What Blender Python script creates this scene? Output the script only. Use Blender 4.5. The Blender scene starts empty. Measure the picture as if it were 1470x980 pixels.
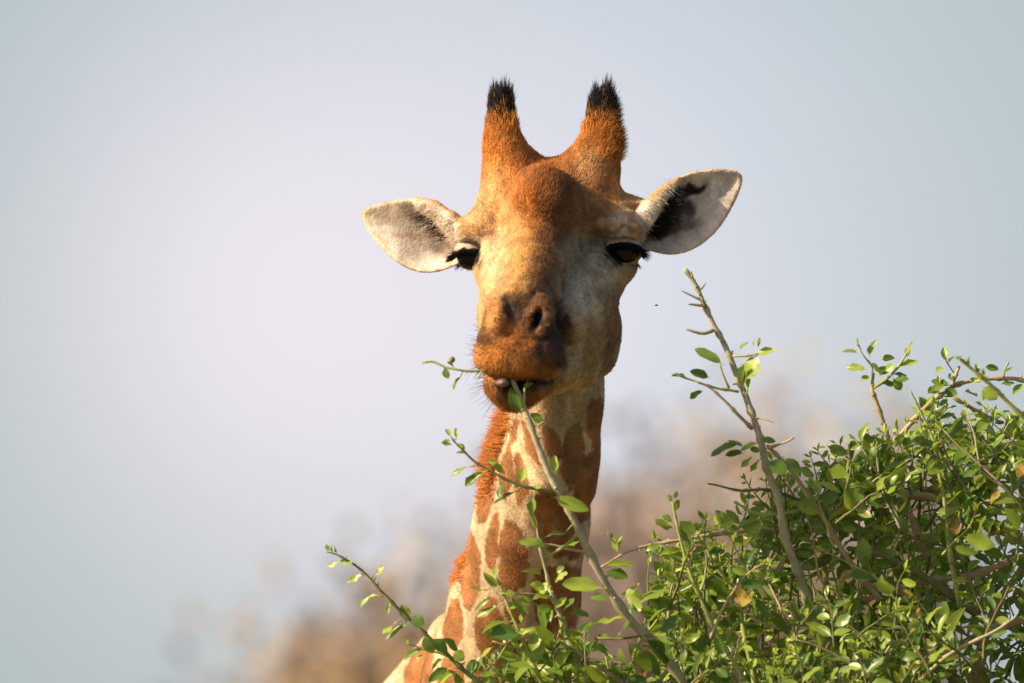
import bpy, bmesh, math, random
import numpy as np
from mathutils import Vector, Matrix, noise as mnoise

random.seed(11)
RNG = np.random.default_rng(7)
SC = bpy.context.scene
COL = SC.collection
R = math.radians

# ------------------------------------------------------------------ camera
PITCH = R(5.0)
DIST = 12.25                                   # metres from the lens to the head
O = Vector((0.0, 0.0, 4.0))                    # middle of the picture at the head
AX = Vector((1, 0, 0))
AF = Vector((0, math.cos(PITCH), math.sin(PITCH)))     # away from the lens
AU = Vector((0, -math.sin(PITCH), math.cos(PITCH)))
cam_d = bpy.data.cameras.new('camera')
cam = bpy.data.objects.new('camera', cam_d)
COL.objects.link(cam)
cam.location = O - AF * DIST
cam.rotation_euler = (R(90) + PITCH, 0, 0)
cam_d.sensor_width = 36.0
cam_d.lens = 36.0 * DIST / 1.47
cam_d.clip_start = 0.5
cam_d.clip_end = 6000
cam_d.dof.use_dof = True
cam_d.dof.focus_distance = DIST + 0.05
cam_d.dof.aperture_fstop = 4.2
cam_d.dof.aperture_blades = 0
SC.camera = cam

# ------------------------------------------------------------------ light
SUN_EL, SUN_AZ = R(29), R(71)                  # azimuth to the left of the way back to the lens
SUN = Vector((-math.sin(SUN_AZ) * math.cos(SUN_EL), -math.cos(SUN_AZ) * math.cos(SUN_EL), math.sin(SUN_EL)))
sd = bpy.data.lights.new('sun', 'SUN')
sd.energy = 5.0
sd.angle = R(0.6)
sd.color = (1.0, 0.80, 0.55)
so = bpy.data.objects.new('sun', sd)
COL.objects.link(so)
so.rotation_euler = SUN.to_track_quat('Z', 'Y').to_euler()

world = bpy.data.worlds.new('World')
SC.world = world
world.use_nodes = True
wt = world.node_tree
for n in list(wt.nodes):
    wt.nodes.remove(n)


def N(t, typ, **kw):
    n = t.nodes.new(typ)
    for k, v in kw.items():
        if k.startswith('i_'):
            n.inputs[k[2:].replace('_', ' ')].default_value = v
        else:
            setattr(n, k, v)
    return n


def math_(t, op, a, b=None, c=None, clamp=False):
    n = t.nodes.new('ShaderNodeMath')
    n.operation = op
    n.use_clamp = clamp
    for i, x in enumerate((a, b, c)):
        if x is None:
            continue
        if isinstance(x, (int, float)):
            n.inputs[i].default_value = x
        else:
            t.links.new(x, n.inputs[i])
    return n.outputs[0]


def mixc(t, fac, a, b, mode='MIX'):
    n = t.nodes.new('ShaderNodeMix')
    n.data_type = 'RGBA'
    n.blend_type = mode
    for sock, x in ((n.inputs[0], fac), (n.inputs[6], a), (n.inputs[7], b)):
        if isinstance(x, (int, float)):
            sock.default_value = x
        elif isinstance(x, tuple):
            sock.default_value = (*x[:3], 1)
        else:
            t.links.new(x, sock)
    return n.outputs[2]


sky = N(wt, 'ShaderNodeTexSky')
sky.sky_type = 'NISHITA'
sky.sun_disc = False
sky.sun_elevation = SUN_EL
sky.sun_rotation = math.pi + SUN_AZ            # measured clockwise from +Y
sky.air_density = 1.0
sky.dust_density = 3.0
sky.ozone_density = 1.0
tc = N(wt, 'ShaderNodeTexCoord')
sep = N(wt, 'ShaderNodeSeparateXYZ')
wt.links.new(tc.outputs['Generated'], sep.inputs[0])
# pale veil of dry-season haze, thick low down and thinning towards the zenith
veil_fac = N(wt, 'ShaderNodeMapRange', interpolation_type='SMOOTHSTEP')
wt.links.new(sep.outputs['Z'], veil_fac.inputs[0])
veil_fac.inputs[1].default_value = -0.05
veil_fac.inputs[2].default_value = 0.5
veil_fac.inputs[3].default_value = 0.95
veil_fac.inputs[4].default_value = 0.05


def lobe(px, py, deg):
    """soft glow painted into the sky colour round the direction seen at (px, py)"""
    d = (AF * DIST + AX * (px - 735) / 1000 + AU * (490 - py) / 1000).normalized()
    dn = N(wt, 'ShaderNodeVectorMath', operation='DOT_PRODUCT')
    wt.links.new(tc.outputs['Generated'], dn.inputs[0])
    dn.inputs[1].default_value = d
    ang2 = math_(wt, 'MULTIPLY', math_(wt, 'SUBTRACT', 1.0, dn.outputs['Value']), 2.0)
    return math_(wt, 'EXPONENT', math_(wt, 'MULTIPLY', ang2, -1.0 / (R(deg) ** 2)))


l1 = lobe(440, 400, 1.8)
l2 = lobe(800, 390, 2.9)
veil = mixc(wt, l2, (0.262, 0.308, 0.312), (0.455, 0.46, 0.515))  # centre glow and vignette-like darker edges are put into the sky colour
veil = mixc(wt, math_(wt, 'MULTIPLY', l1, 0.85), veil, (0.585, 0.525, 0.565))
skyc = N(wt, 'ShaderNodeVectorMath', operation='SCALE')
wt.links.new(sky.outputs[0], skyc.inputs[0])
skyc.inputs['Scale'].default_value = 0.09
final = mixc(wt, veil_fac.outputs[0], skyc.outputs[0], veil)
bg = N(wt, 'ShaderNodeBackground')
wt.links.new(final, bg.inputs[0])
bg.inputs[1].default_value = 1.0
wo = N(wt, 'ShaderNodeOutputWorld')
wt.links.new(bg.outputs[0], wo.inputs[0])

SC.view_settings.view_transform = 'Standard'
SC.view_settings.look = 'None'
SC.view_settings.exposure = 0.80
SC.view_settings.gamma = 1.0


# ------------------------------------------------------------------ helpers
def at(u, v, w=0.0):
    """the point seen at photo pixel (u, v), w millimetres in front of the head plane"""
    k = (DIST - w / 1000) / DIST
    return O + AX * ((u - 735) * k / 1000) + AU * ((490 - v) * k / 1000) - AF * (w / 1000)


def cc(u, v, w=0.0):
    """the same in head millimetres (right, down, towards the lens)"""
    k = (DIST - w / 1000) / DIST
    return np.array((735 + (u - 735) * k, 490 + (v - 490) * k, w), np.float32)


MAT3 = np.array([[AX.x, AX.y, AX.z], [-AU.x, -AU.y, -AU.z], [-AF.x, -AF.y, -AF.z]]) / 1000


def to_world(P):
    P = np.asarray(P, np.float64)
    return (P - np.array((735, 490, 0))) @ MAT3 + np.array(O)


def dir_world(D):
    return np.asarray(D, np.float64) @ (MAT3 * 1000)


def prop(o, label=None, cat=None, group=None, kind=None):
    for k, v in (('label', label), ('category', cat), ('group', group), ('kind', kind)):
        if v:
            o[k] = v
    return o


def empty(name, loc, label, cat, group=None):
    e = bpy.data.objects.new(name, None)
    e.empty_display_size = 0.1
    COL.objects.link(e)
    e.location = loc
    return prop(e, label, cat, group)


def link(name, data, parent=None):
    o = bpy.data.objects.new(name, data)
    COL.objects.link(o)
    if parent is not None:
        o.parent = parent
        o.matrix_parent_inverse = Matrix.Translation(-Vector(parent_loc(parent)))
    return o


def parent_loc(p):
    l = Vector(p.location)
    return l


def mesh_np(name, V, F, mat=None, smooth=True):
    me = bpy.data.meshes.new(name)
    V = np.asarray(V, np.float32)
    F = np.asarray(F, np.int32)
    k = F.shape[1]
    me.vertices.add(len(V))
    me.vertices.foreach_set('co', V.ravel())
    me.loops.add(F.size)
    me.loops.foreach_set('vertex_index', F.ravel())
    me.polygons.add(len(F))
    me.polygons.foreach_set('loop_start', np.arange(0, F.size, k, dtype=np.int32))
    me.polygons.foreach_set('loop_total', np.full(len(F), k, np.int32))
    me.update(calc_edges=True)
    me.validate()
    if smooth:
        me.polygons.foreach_set('use_smooth', np.ones(len(me.polygons), bool))
    if mat:
        me.materials.append(mat)
    return me


def material(name, base=(0.5, 0.5, 0.5), rough=0.6, spec=0.3):
    m = bpy.data.materials.new(name)
    m.use_nodes = True
    b = m.node_tree.nodes['Principled BSDF']
    b.inputs['Base Color'].default_value = (*base, 1)
    b.inputs['Roughness'].default_value = rough
    b.inputs['Specular IOR Level'].default_value = spec
    return m


def ss(a, b, x):
    t = np.clip((x - a) / (b - a), 0, 1)
    return t * t * (3 - 2 * t)


def vnoise(P, scale, seed=0):
    """cheap value noise in numpy, 0..1"""
    Q = np.asarray(P, np.float64) / scale + seed * 17.31
    i = np.floor(Q).astype(np.int64)
    f = Q - i
    f = f * f * (3 - 2 * f)

    def h(a, b, c):
        n = (a * 374761393 + b * 668265263 + c * 2147483647 + seed * 1013904223) & 0xffffffff
        n = ((n ^ (n >> 13)) * 1274126177) & 0xffffffff
        return ((n ^ (n >> 16)) & 0xffff) / 65535.0
    x, y, z = i[:, 0], i[:, 1], i[:, 2]
    r = 0
    for dx in (0, 1):
        for dy in (0, 1):
            for dz in (0, 1):
                wgt = (f[:, 0] if dx else 1 - f[:, 0]) * (f[:, 1] if dy else 1 - f[:, 1]) * (f[:, 2] if dz else 1 - f[:, 2])
                r = r + wgt * h(x + dx, y + dy, z + dz)
    return r


# ------------------------------------------------------------------ implicit surfaces
def smin(a, b, k):
    h = np.maximum(k - np.abs(a - b), 0) / k
    return np.minimum(a, b) - h * h * k * 0.25


def smax(a, b, k):
    return -smin(-a, -b, k)


def rot_uv(deg):
    c, s = math.cos(R(deg)), math.sin(R(deg))
    return np.array([[c, s, 0], [-s, c, 0], [0, 0, 1]], np.float32)


def ell(P, c, r, rot=None):
    q = P - c
    if rot is not None:
        q = q @ rot.T
    r = np.asarray(r, np.float32)
    k0 = np.linalg.norm(q / r, axis=1)
    k1 = np.linalg.norm(q / (r * r), axis=1)
    return k0 * (k0 - 1) / np.maximum(k1, 1e-6)


def cone(P, a, b, ra, rb, sx=1.0):
    ba = b - a
    l2 = float(ba @ ba)
    t = np.clip(((P - a) @ ba) / l2, 0, 1)
    q = P - a - t[:, None] * ba
    return np.linalg.norm(q, axis=1) - (ra + (rb - ra) * t)


def poly_dist(U, V, poly):
    """signed distance to a closed 2-D outline, negative inside"""
    pts = np.asarray(poly, np.float32)
    d = np.full(len(U), 1e9, np.float32)
    inside = np.zeros(len(U), bool)
    for i in range(len(pts)):
        x0, y0 = pts[i]
        x1, y1 = pts[(i + 1) % len(pts)]
        ex, ey = x1 - x0, y1 - y0
        t = np.clip(((U - x0) * ex + (V - y0) * ey) / (ex * ex + ey * ey + 1e-9), 0, 1)
        d = np.minimum(d, np.hypot(U - x0 - t * ex, V - y0 - t * ey))
        c = ((y0 > V) != (y1 > V)) & (U < (x1 - x0) * (V - y0) / (y1 - y0 + 1e-12) + x0)
        inside ^= c
    return np.where(inside, -d, d)


def chaikin(p, n=2):
    p = np.asarray(p, np.float32)
    for _ in range(n):
        q = np.roll(p, -1, axis=0)
        p = np.stack([0.75 * p + 0.25 * q, 0.25 * p + 0.75 * q], 1).reshape(-1, p.shape[1])
    return p


def surface_nets(fn, lo, hi, h, blk=8, slack=1.7):
    lo = np.asarray(lo, np.float32)
    nb = np.ceil((np.asarray(hi) - lo) / (h * blk)).astype(int)
    n = nb * blk + 1
    D = np.full(n, 1e3, np.float32)
    bi = np.stack(np.meshgrid(*[np.arange(k) for k in nb], indexing='ij'), -1).reshape(-1, 3)
    bd = fn((lo + (bi + 0.5) * (h * blk)).astype(np.float32))
    near = np.abs(bd) < h * blk * 0.87 * slack
    for b, d in zip(bi[(~near) & (bd < 0)], bd[(~near) & (bd < 0)]):
        D[b[0] * blk:(b[0] + 1) * blk + 1, b[1] * blk:(b[1] + 1) * blk + 1, b[2] * blk:(b[2] + 1) * blk + 1] = -1e3
    g = np.stack(np.meshgrid(*[np.arange(blk + 1)] * 3, indexing='ij'), -1).reshape(-1, 3)
    bn = bi[near]
    for s in range(0, len(bn), 600):
        idx = bn[s:s + 600, None, :] * blk + g[None]
        idx = idx.reshape(-1, 3)
        D[idx[:, 0], idx[:, 1], idx[:, 2]] = fn((lo + idx * h).astype(np.float32))
    S = D < 0
    cnt = np.zeros(n - 1, np.uint8)
    for dx in (0, 1):
        for dy in (0, 1):
            for dz in (0, 1):
                cnt += S[dx:n[0] - 1 + dx, dy:n[1] - 1 + dy, dz:n[2] - 1 + dz]
    act = np.argwhere((cnt > 0) & (cnt < 8))
    ids = np.full(n - 1, -1, np.int32)
    ids[act[:, 0], act[:, 1], act[:, 2]] = np.arange(len(act))
    cor = [(x, y, z) for x in (0, 1) for y in (0, 1) for z in (0, 1)]
    val = {c: D[act[:, 0] + c[0], act[:, 1] + c[1], act[:, 2] + c[2]] for c in cor}
    acc = np.zeros((len(act), 3), np.float32)
    num = np.zeros(len(act), np.float32)
    for c in cor:
        for ax in range(3):
            if c[ax]:
                continue
            c2 = list(c)
            c2[ax] = 1
            a, b = val[c], val[tuple(c2)]
            m = (a < 0) != (b < 0)
            t = np.where(m, a / np.where(m, a - b, 1), 0)
            p = np.tile(np.array(c, np.float32), (len(act), 1))
            p[:, ax] = t
            acc[m] += p[m]
            num[m] += 1
    V = lo + (act + acc / num[:, None]) * h
    quads = []
    for ax in range(3):
        a1, a2 = (ax + 1) % 3, (ax + 2) % 3
        sl0 = [slice(1, -1)] * 3
        sl0[ax] = slice(0, n[ax] - 1)
        sl1 = list(sl0)
        sl1[ax] = slice(1, n[ax])
        ch = np.argwhere(S[tuple(sl0)] != S[tuple(sl1)])
        off = np.ones(3, int)
        off[ax] = 0
        ch = ch + off
        s0 = S[ch[:, 0], ch[:, 1], ch[:, 2]]
        q = []
        for d1, d2 in ((-1, -1), (0, -1), (0, 0), (-1, 0)):
            c = ch.copy()
            c[:, a1] += d1
            c[:, a2] += d2
            q.append(ids[c[:, 0], c[:, 1], c[:, 2]])
        q = np.stack(q, 1)
        q[~s0] = q[~s0][:, ::-1]
        quads.append(q)
    return V, np.concatenate(quads)


def vert_normals(V, F):
    a, b, c, d = (V[F[:, i]] for i in range(4))
    fn_ = np.cross(c - a, d - b)
    n = np.zeros_like(V)
    for i in range(4):
        np.add.at(n, F[:, i], fn_)
    return n / np.maximum(np.linalg.norm(n, axis=1, keepdims=True), 1e-9)


# ------------------------------------------------------------------ giraffe: shape
EAR_L = chaikin([(672, 340), (660, 318), (640, 299), (618, 287), (596, 283), (566, 286), (540, 291), (522, 298), (517, 308), (524, 326),
                 (543, 352), (566, 375), (590, 388), (615, 392), (640, 387), (662, 376), (690, 372), (700, 350)])
EAR_R = chaikin([(880, 300), (905, 290), (930, 288), (948, 278), (965, 262), (982, 249), (1004, 243), (1030, 241), (1056, 242), (1068, 250),
                 (1067, 266), (1053, 297), (1034, 328), (1010, 350), (985, 363), (958, 366), (935, 360), (905, 356), (880, 345)])
NECK = [  # u, v, w, radius
    (798, 400, -200, 64), (798, 500, -235, 62), (796, 570, -270, 65), (786, 650, -320, 71), (763, 750, -390, 82), (740, 860, -470, 93), (712, 980, -570, 108), (690, 1120, -710, 130)]


GROOVES = [([(866, 331), (884, 321), (908, 319)], 3.2, 2.6), ([(870, 316), (890, 309), (910, 307)], 3.2, 2.0), ([(802, 396), (808, 430), (814, 468), (813, 505)], 6, 4.5),
           ([(832, 466), (858, 456), (882, 442)], 5, 3.0), ([(884, 405), (887, 450), (877, 500), (852, 541)], 5, 2.6), ([(836, 358), (866, 360)], 3.5, 2.6), ([(700, 388), (713, 418), (711, 446)], 5, 3.0),
           ([(698, 474), (714, 481), (732, 481)], 3.5, 2.2), ([(686, 489), (702, 494)], 3.5, 2.4), ([(752, 483), (770, 488), (792, 480)], 3.5, 2.2), ([(728, 433), (733, 455), (726, 470)], 4, 1.3),
           ([(826, 520), (850, 512), (868, 496)], 4, 2.2), ([(690, 300), (712, 306)], 4, 1.6), ([(765, 425), (757, 445)], 4, 2.4)]


def ear_w(U, V, side):
    if side < 0:
        return -30 - (660 - U) * 0.30
    return -27 - (U - 920) * 0.22


def head_sdf(P):
    U, V, W = P[:, 0], P[:, 1], P[:, 2]
    d = ell(P, cc(792, 322, -75), (94, 86, 115))
    d = smin(d, cone(P, cc(736, 250, -72), cc(789, 275, -60), 40, 38), 14)
    d = smin(d, cone(P, cc(848, 247, -72), cc(789, 275, -60), 40, 38), 14)
    d = smin(d, cone(P, cc(782, 330, 10), cc(744, 452, 262), 58, 40), 22)      # nose bridge
    d = smin(d, ell(P, cc(781, 304, 30), (61, 62, 80)), 13)                     # median bump
    d = smin(d, ell(P, cc(775, 290, 56), (34, 48, 42)), 26)
    # horns
    d = smin(d, cone(P, cc(737, 268, -45), cc(723, 205, -62), 40, 25), 24)
    d = smin(d, cone(P, cc(722, 215, -60), cc(719, 156, -76), 24, 17), 14)
    d = smin(d, cone(P, cc(843, 268, -45), cc(859, 205, -62), 38, 25), 24)
    d = smin(d, cone(P, cc(860, 215, -60), cc(863, 156, -76), 24, 17), 14)
    d = smin(d, cone(P, cc(868, 288, -66), cc(918, 300, -48), 18, 15), 14)
    # brows
    d = smin(d, cone(P, cc(728, 285, -50), cc(684, 330, -16), 32, 22), 30)
    d = smin(d, ell(P, cc(687, 336, 2), (32, 20, 36)), 24)
    d = smin(d, cone(P, cc(846, 288, -50), cc(896, 318, -10), 36, 19), 30)
    d = smin(d, ell(P, cc(888, 328, 20), (36, 18, 32), rot_uv(12)), 24)
    # cheek bones
    d = smin(d, cone(P, cc(710, 366, -10), cc(728, 424, 180), 36, 33), 20)
    d = smin(d, cone(P, cc(868, 380, 0), cc(806, 455, 170), 38, 38), 13)
    d = smin(d, ell(P, cc(886, 386, 8), (26, 18, 30), rot_uv(-30)), 24)
    # cheeks and jaw
    d = smin(d, ell(P, cc(829, 450, 20), (61, 87, 110)), 24)
    d = smin(d, ell(P, cc(840, 468, -60), (51, 78, 70)), 18)
    d = smin(d, ell(P, cc(748, 452, 10), (62, 84, 110)), 24)
    d = smin(d, cone(P, cc(795, 505, 100), cc(760, 525, 215), 44, 34), 24)
    # muzzle
    d = smin(d, ell(P, cc(745, 482, 258), (50, 46, 54)), 22)
    d = smin(d, ell(P, cc(717, 459, 284), (19, 34, 32), rot_uv(-12)), 9)
    d = smin(d, ell(P, cc(771, 459, 284), (23, 36, 32), rot_uv(12)), 9)
    d = smin(d, ell(P, cc(707, 497, 264), (23, 28, 36)), 12)
    d = smin(d, ell(P, cc(742, 513, 284), (59, 32, 42)), 16)
    d = smin(d, ell(P, cc(786, 507, 256), (24, 34, 48)), 14)
    # lower lip and chin
    j = ell(P, cc(738, 549, 250), (43, 30, 44))
    j = smin(j, ell(P, cc(738, 566, 244), (28, 22, 34)), 10)
    j = smin(j, cone(P, cc(760, 544, 232), cc(800, 520, 130), 26, 34), 18)
    d = smin(d, j, 4)
    # mouth
    m = None
    pts = [(688, 541, 296), (712, 547, 318), (742, 549, 324), (775, 543, 308), (800, 528, 268), (812, 512, 232)]
    for a, b in zip(pts[:-1], pts[1:]):
        s = cone(P, cc(*a), cc(*b), 2.0, 2.0)
        m = s if m is None else np.minimum(m, s)
    m = smin(m, ell(P, cc(748, 549, 300), (26, 3.6, 38)), 5)
    d = smax(d, -m, 6)
    # nostrils
    d = smax(d, -ell(P, cc(770, 457, 316), (8, 19, 20), rot_uv(22)), 7)
    d = smax(d, -ell(P, cc(698, 452, 300), (9, 17, 20), rot_uv(-24)), 7)
    # eye sockets
    d = smax(d, -ell(P, cc(898, 361, 38), (29, 20, 26), rot_uv(12)), 8)
    d = smax(d, -ell(P, cc(672, 364, 26), (22, 19, 26), rot_uv(-8)), 8)
    d = smin(d, cone(P, cc(868, 366, 34), cc(896, 388, 28), 5, 7), 8)
    d = smin(d, cone(P, cc(896, 388, 28), cc(923, 360, 8), 7, 5), 8)
    # bony relief and skin folds
    fm = ss(-90, -50, W)
    for pl, wd, dp in GROOVES:
        g = np.full(len(P), 1e3, np.float32)
        for (x0, y0), (x1, y1) in zip(pl[:-1], pl[1:]):
            ex, ey = x1 - x0, y1 - y0
            t = np.clip(((U - x0) * ex + (V - y0) * ey) / (ex * ex + ey * ey), 0, 1)
            g = np.minimum(g, np.hypot(U - x0 - t * ex, V - y0 - t * ey))
        d = d + (dp * np.exp(-(g / wd) ** 2) * fm).astype(np.float32)
    d = d + (vnoise(P, 17, 71) - 0.5).astype(np.float32) * 2.2 + (vnoise(P * np.array((1, .45, .45)), 6, 72) - 0.5).astype(np.float32) * 0.9
    # neck
    nk = None
    for a, b in zip(NECK[:-1], NECK[1:]):
        s = cone(P, cc(*a[:3]), cc(*b[:3]), a[3], b[3])
        nk = s if nk is None else smin(nk, s, 20)
    nk = smin(nk, cone(P, cc(782, 560, -205), cc(790, 680, -255), 26, 34), 22)  # windpipe
    nk = smin(nk, cone(P, cc(842, 520, -240), cc(826, 700, -330), 24, 30), 14)
    jw = None
    pts = [(866, 468, -95, 21), (856, 511, -50, 22), (828, 532, 10, 24), (795, 538, 90, 24), (770, 545, 170, 22)]
    for a, b in zip(pts[:-1], pts[1:]):
        e = cone(P, cc(*a[:3]), cc(*b[:3]), a[3], b[3])
        jw = e if jw is None else smin(jw, e, 10)
    d = smin(d, jw, 20)
    d = smin(d, nk, 9)
    # shoulders
    d = smin(d, cone(P, cc(665, 930, -800), cc(610, 1110, -900), 60, 150), 30)
    # ears
    for poly, side in ((EAR_L, -1), (EAR_R, 1)):
        lo = poly.min(0) - 15
        hi = poly.max(0) + 15
        sel = np.nonzero((U > lo[0]) & (U < hi[0]) & (V > lo[1]) & (V < hi[1]) & (np.abs(W + 40) < 90))[0]
        if not len(sel):
            continue
        u, v, w = U[sel], V[sel], W[sel]
        pd = poly_dist(u, v, poly)
        ins = np.clip(-pd, 0, 60)
        base = ss(560, 670, u) if side < 0 else ss(1020, 905, u)
        bowl = (9 + 34 * base) * (1 - np.exp(-ins / 15))
        mid = ear_w(u, v, side) - bowl
        th = 4.2 + 2.2 * base
        e = np.abs(w - mid) * 0.75 - th
        e = smax(e, pd, 5)
        # the inner edge rolls forward over the ear canal
        Q = P[sel]
        roll = ([(600, 290, -42, 7), (622, 300, -34, 11), (645, 318, -24, 14), (664, 344, -16, 13)] if side < 0 else
                [(970, 262, -34, 6), (948, 282, -27, 10), (930, 306, -20, 13), (914, 336, -16, 13)])
        for a, b in zip(roll[:-1], roll[1:]):
            e = smin(e, cone(Q, cc(*a[:3]), cc(*b[:3]), a[3], b[3]), 8)
        d[sel] = smin(d[sel], e, 12)
    return d


def patch_map(theta, s):
    """neck markings: brown patch strength in (angle round the neck, photo height)"""
    U0, R0 = np.interp(s, [n[1] for n in NECK], [n[0] for n in NECK]), np.interp(s, [n[1] for n in NECK], [n[3] for n in NECK])
    return U0, R0


PATCHES = [
    [(740, 592), (729, 636), (716, 682), (720, 690), (733, 652), (745, 606)],
    [(707, 662), (714, 690), (707, 728), (692, 757), (683, 745), (690, 700)],
    [(731, 640), (738, 668), (736, 702), (721, 718), (714, 694), (723, 660)],
    [(742, 640), (753, 668), (761, 700), (752, 722), (741, 726), (739, 700), (740, 665)],
    [(749, 604), (767, 616), (778, 650), (776, 672), (762, 658), (752, 640)],
    [(778, 606), (802, 618), (806, 655), (797, 668), (783, 645)],
    [(812, 625), (834, 600), (837, 655), (828, 696), (815, 702), (804, 670)],
    [(842, 575), (870, 570), (866, 645), (845, 640)],
    [(840, 650), (866, 640), (858, 705), (842, 752), (818, 744), (829, 690)],
    [(770, 700), (800, 702), (826, 744), (836, 800), (806, 802), (776, 778), (764, 742)],
    [(698, 772), (711, 732), (718, 742), (714, 790), (709, 818), (697, 812)],
    [(722, 745), (742, 748), (757, 790), (761, 818), (747, 850), (722, 852), (714, 802)],
    [(672, 752), (684, 780), (692, 820), (685, 858), (675, 884), (659, 842), (657, 795)],
    [(640, 885), (653, 848), (667, 890), (662, 936), (636, 918)],
    [(680, 897), (702, 848), (720, 878), (724, 914), (707, 948), (685, 934)],
    [(772, 818), (830, 808), (836, 855), (818, 912), (776, 905), (760, 846)],
    [(722, 868), (742, 860), (756, 880), (742, 898), (730, 896)],
    [(714, 934), (748, 902), (768, 950), (762, 1010), (706, 1010)],
    [(632, 948), (655, 940), (670, 968), (660, 1010), (626, 1000)],
    [(686, 956), (702, 962), (700, 1020), (676, 1020), (674, 978)],
    [(780, 918), (820, 918), (808, 1010), (772, 1010)],
    [(600, 930), (624, 915), (620, 990), (590, 1010), (575, 972)],
]
PATCHES = [chaikin(p, 1) for p in PATCHES]

ORANGE = np.array((0.54, 0.215, 0.040))
TAN = np.array((0.58, 0.36, 0.16))
CREAM = np.array((0.66, 0.505, 0.32))
GREY = np.array((0.40, 0.33, 0.23))
DARK = np.array((0.055, 0.032, 0.026))
BROWN = np.array((0.165, 0.074, 0.028))
RUST = np.array((0.40, 0.135, 0.028))
BLACK = np.array((0.012, 0.010, 0.010))
EARC = np.array((0.70, 0.60, 0.51))


def paint_body(P, Nn):
    """coat colour of the head and neck, some face shade painted in, at design-space points"""
    U, V, W = P[:, 0], P[:, 1], P[:, 2]
    wob = np.stack([vnoise(P, 14, 3), vnoise(P, 14, 4)], 1) - 0.5
    wob2 = np.stack([vnoise(P, 5, 5), vnoise(P, 5, 6)], 1) - 0.5
    u = U + wob[:, 0] * 12 + wob2[:, 0] * 7
    v = V + wob[:, 1] * 12 + wob2[:, 1] * 7
    C = np.tile(TAN, (len(P), 1))

    def blob(cu, cv, ru, rv, col, amt=1.0, deg=0, soft=0.5, m=None):
        q = np.stack([u - cu, v - cv], 1)
        a, b = math.cos(R(deg)), math.sin(R(deg))
        x = (q[:, 0] * a + q[:, 1] * b) / ru
        y = (-q[:, 0] * b + q[:, 1] * a) / rv
        k = amt * (1 - ss(1 - soft, 1 + soft, np.hypot(x, y)))
        if m is not None:
            k = k * m
        C[:] = C * (1 - k[:, None]) + np.asarray(col) * k[:, None]

    # crown, horns
    k = ss(300, 240, v)
    C[:] = C * (1 - k[:, None]) + ORANGE * k[:, None]
    blob(715, 285, 30, 45, TAN, 0.5)
    blob(842, 245, 34, 24, TAN, 0.75, -20)
    blob(870, 275, 22, 40, RUST, 0.5)
    blob(780, 245, 60, 22, RUST, 0.5)
    blob(782, 300, 62, 66, ORANGE, 0.95)
    blob(768, 345, 34, 70, ORANGE, 0.9, 6)
    blob(752, 395, 26, 60, np.array((0.60, 0.33, 0.10)), 0.9, 10)
    blob(772, 288, 46, 58, RUST, 0.9)
    blob(722, 320, 24, 30, np.array((0.60, 0.36, 0.14)), 0.5)
    blob(712, 378, 20, 44, CREAM, 0.5)
    blob(706, 352, 18, 18, CREAM, 0.4)
    blob(740, 372, 14, 70, np.array((0.56, 0.29, 0.085)), 0.55, 12)
    blob(808, 300, 34, 62, BROWN, 0.75, 12)  # dark strip right of the ridge: brown coat plus its shade painted in
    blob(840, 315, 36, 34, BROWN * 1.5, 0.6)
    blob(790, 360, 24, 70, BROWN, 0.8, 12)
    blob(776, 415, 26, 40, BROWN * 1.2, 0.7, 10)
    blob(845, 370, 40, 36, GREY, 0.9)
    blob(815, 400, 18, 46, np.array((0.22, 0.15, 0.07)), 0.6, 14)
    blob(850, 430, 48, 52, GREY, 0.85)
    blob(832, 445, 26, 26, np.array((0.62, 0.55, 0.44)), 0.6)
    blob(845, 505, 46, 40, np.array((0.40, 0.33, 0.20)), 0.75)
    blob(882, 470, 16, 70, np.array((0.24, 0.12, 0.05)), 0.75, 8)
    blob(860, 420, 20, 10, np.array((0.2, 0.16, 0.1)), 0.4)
    blob(875, 500, 7, 34, BROWN, 0.6, 20)
    blob(892, 312, 26, 12, np.array((0.58, 0.40, 0.28)), 0.8, -18)
    blob(895, 333, 24, 8, BROWN, 0.75, -6)
    # muzzle
    fr = ss(150, 210, W)
    blob(748, 475, 66, 50, BROWN * 0.75, 0.95, 0, 0.3, fr)
    blob(742, 515, 64, 36, ORANGE * np.array((0.95, 1.0, 1)), 0.95, 0, 0.35, fr)
    blob(728, 478, 24, 26, np.array((0.46, 0.20, 0.055)), 0.9, 20, 0.5, fr)
    blob(713, 452, 13, 27, np.array((0.56, 0.28, 0.10)), 0.95, 14, 0.4, fr)
    blob(746, 492, 34, 20, RUST * 0.7, 0.75, 0, 0.6, fr)
    blob(696, 488, 16, 12, BROWN * 0.7, 0.7, -10, 0.5, fr)
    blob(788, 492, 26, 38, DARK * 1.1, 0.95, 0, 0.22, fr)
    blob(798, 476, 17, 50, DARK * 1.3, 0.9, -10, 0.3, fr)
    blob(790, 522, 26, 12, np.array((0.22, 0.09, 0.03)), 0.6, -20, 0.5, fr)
    blob(774, 456, 17, 27, np.array((0.38, 0.19, 0.085)), 0.95, 22, 0.3, fr)
    blob(770, 457, 9, 18, BLACK, 1.0, 22, 0.4, fr)
    blob(738, 453, 14, 13, DARK * 1.5, 0.9, 0, 0.5, fr)
    blob(757, 434, 34, 9, BROWN * 0.8, 0.8, 6, 0.6, fr)
    blob(728, 436, 6, 15, DARK, 0.7, 10, 0.5, fr)
    blob(741, 560, 52, 30, np.array((0.36, 0.14, 0.035)), 0.9, 0, 0.4, fr)
    blob(755, 549, 46, 6, BLACK, 0.95, -6, 0.4, fr)
    blob(806, 520, 8, 12, BLACK, 0.7, 30, 0.5, fr)
    # eye surrounds
    ef = ss(-20, 0, W)
    blob(896, 361, 31, 25, BLACK, 1.0, 14, 0.25, ef)
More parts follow.
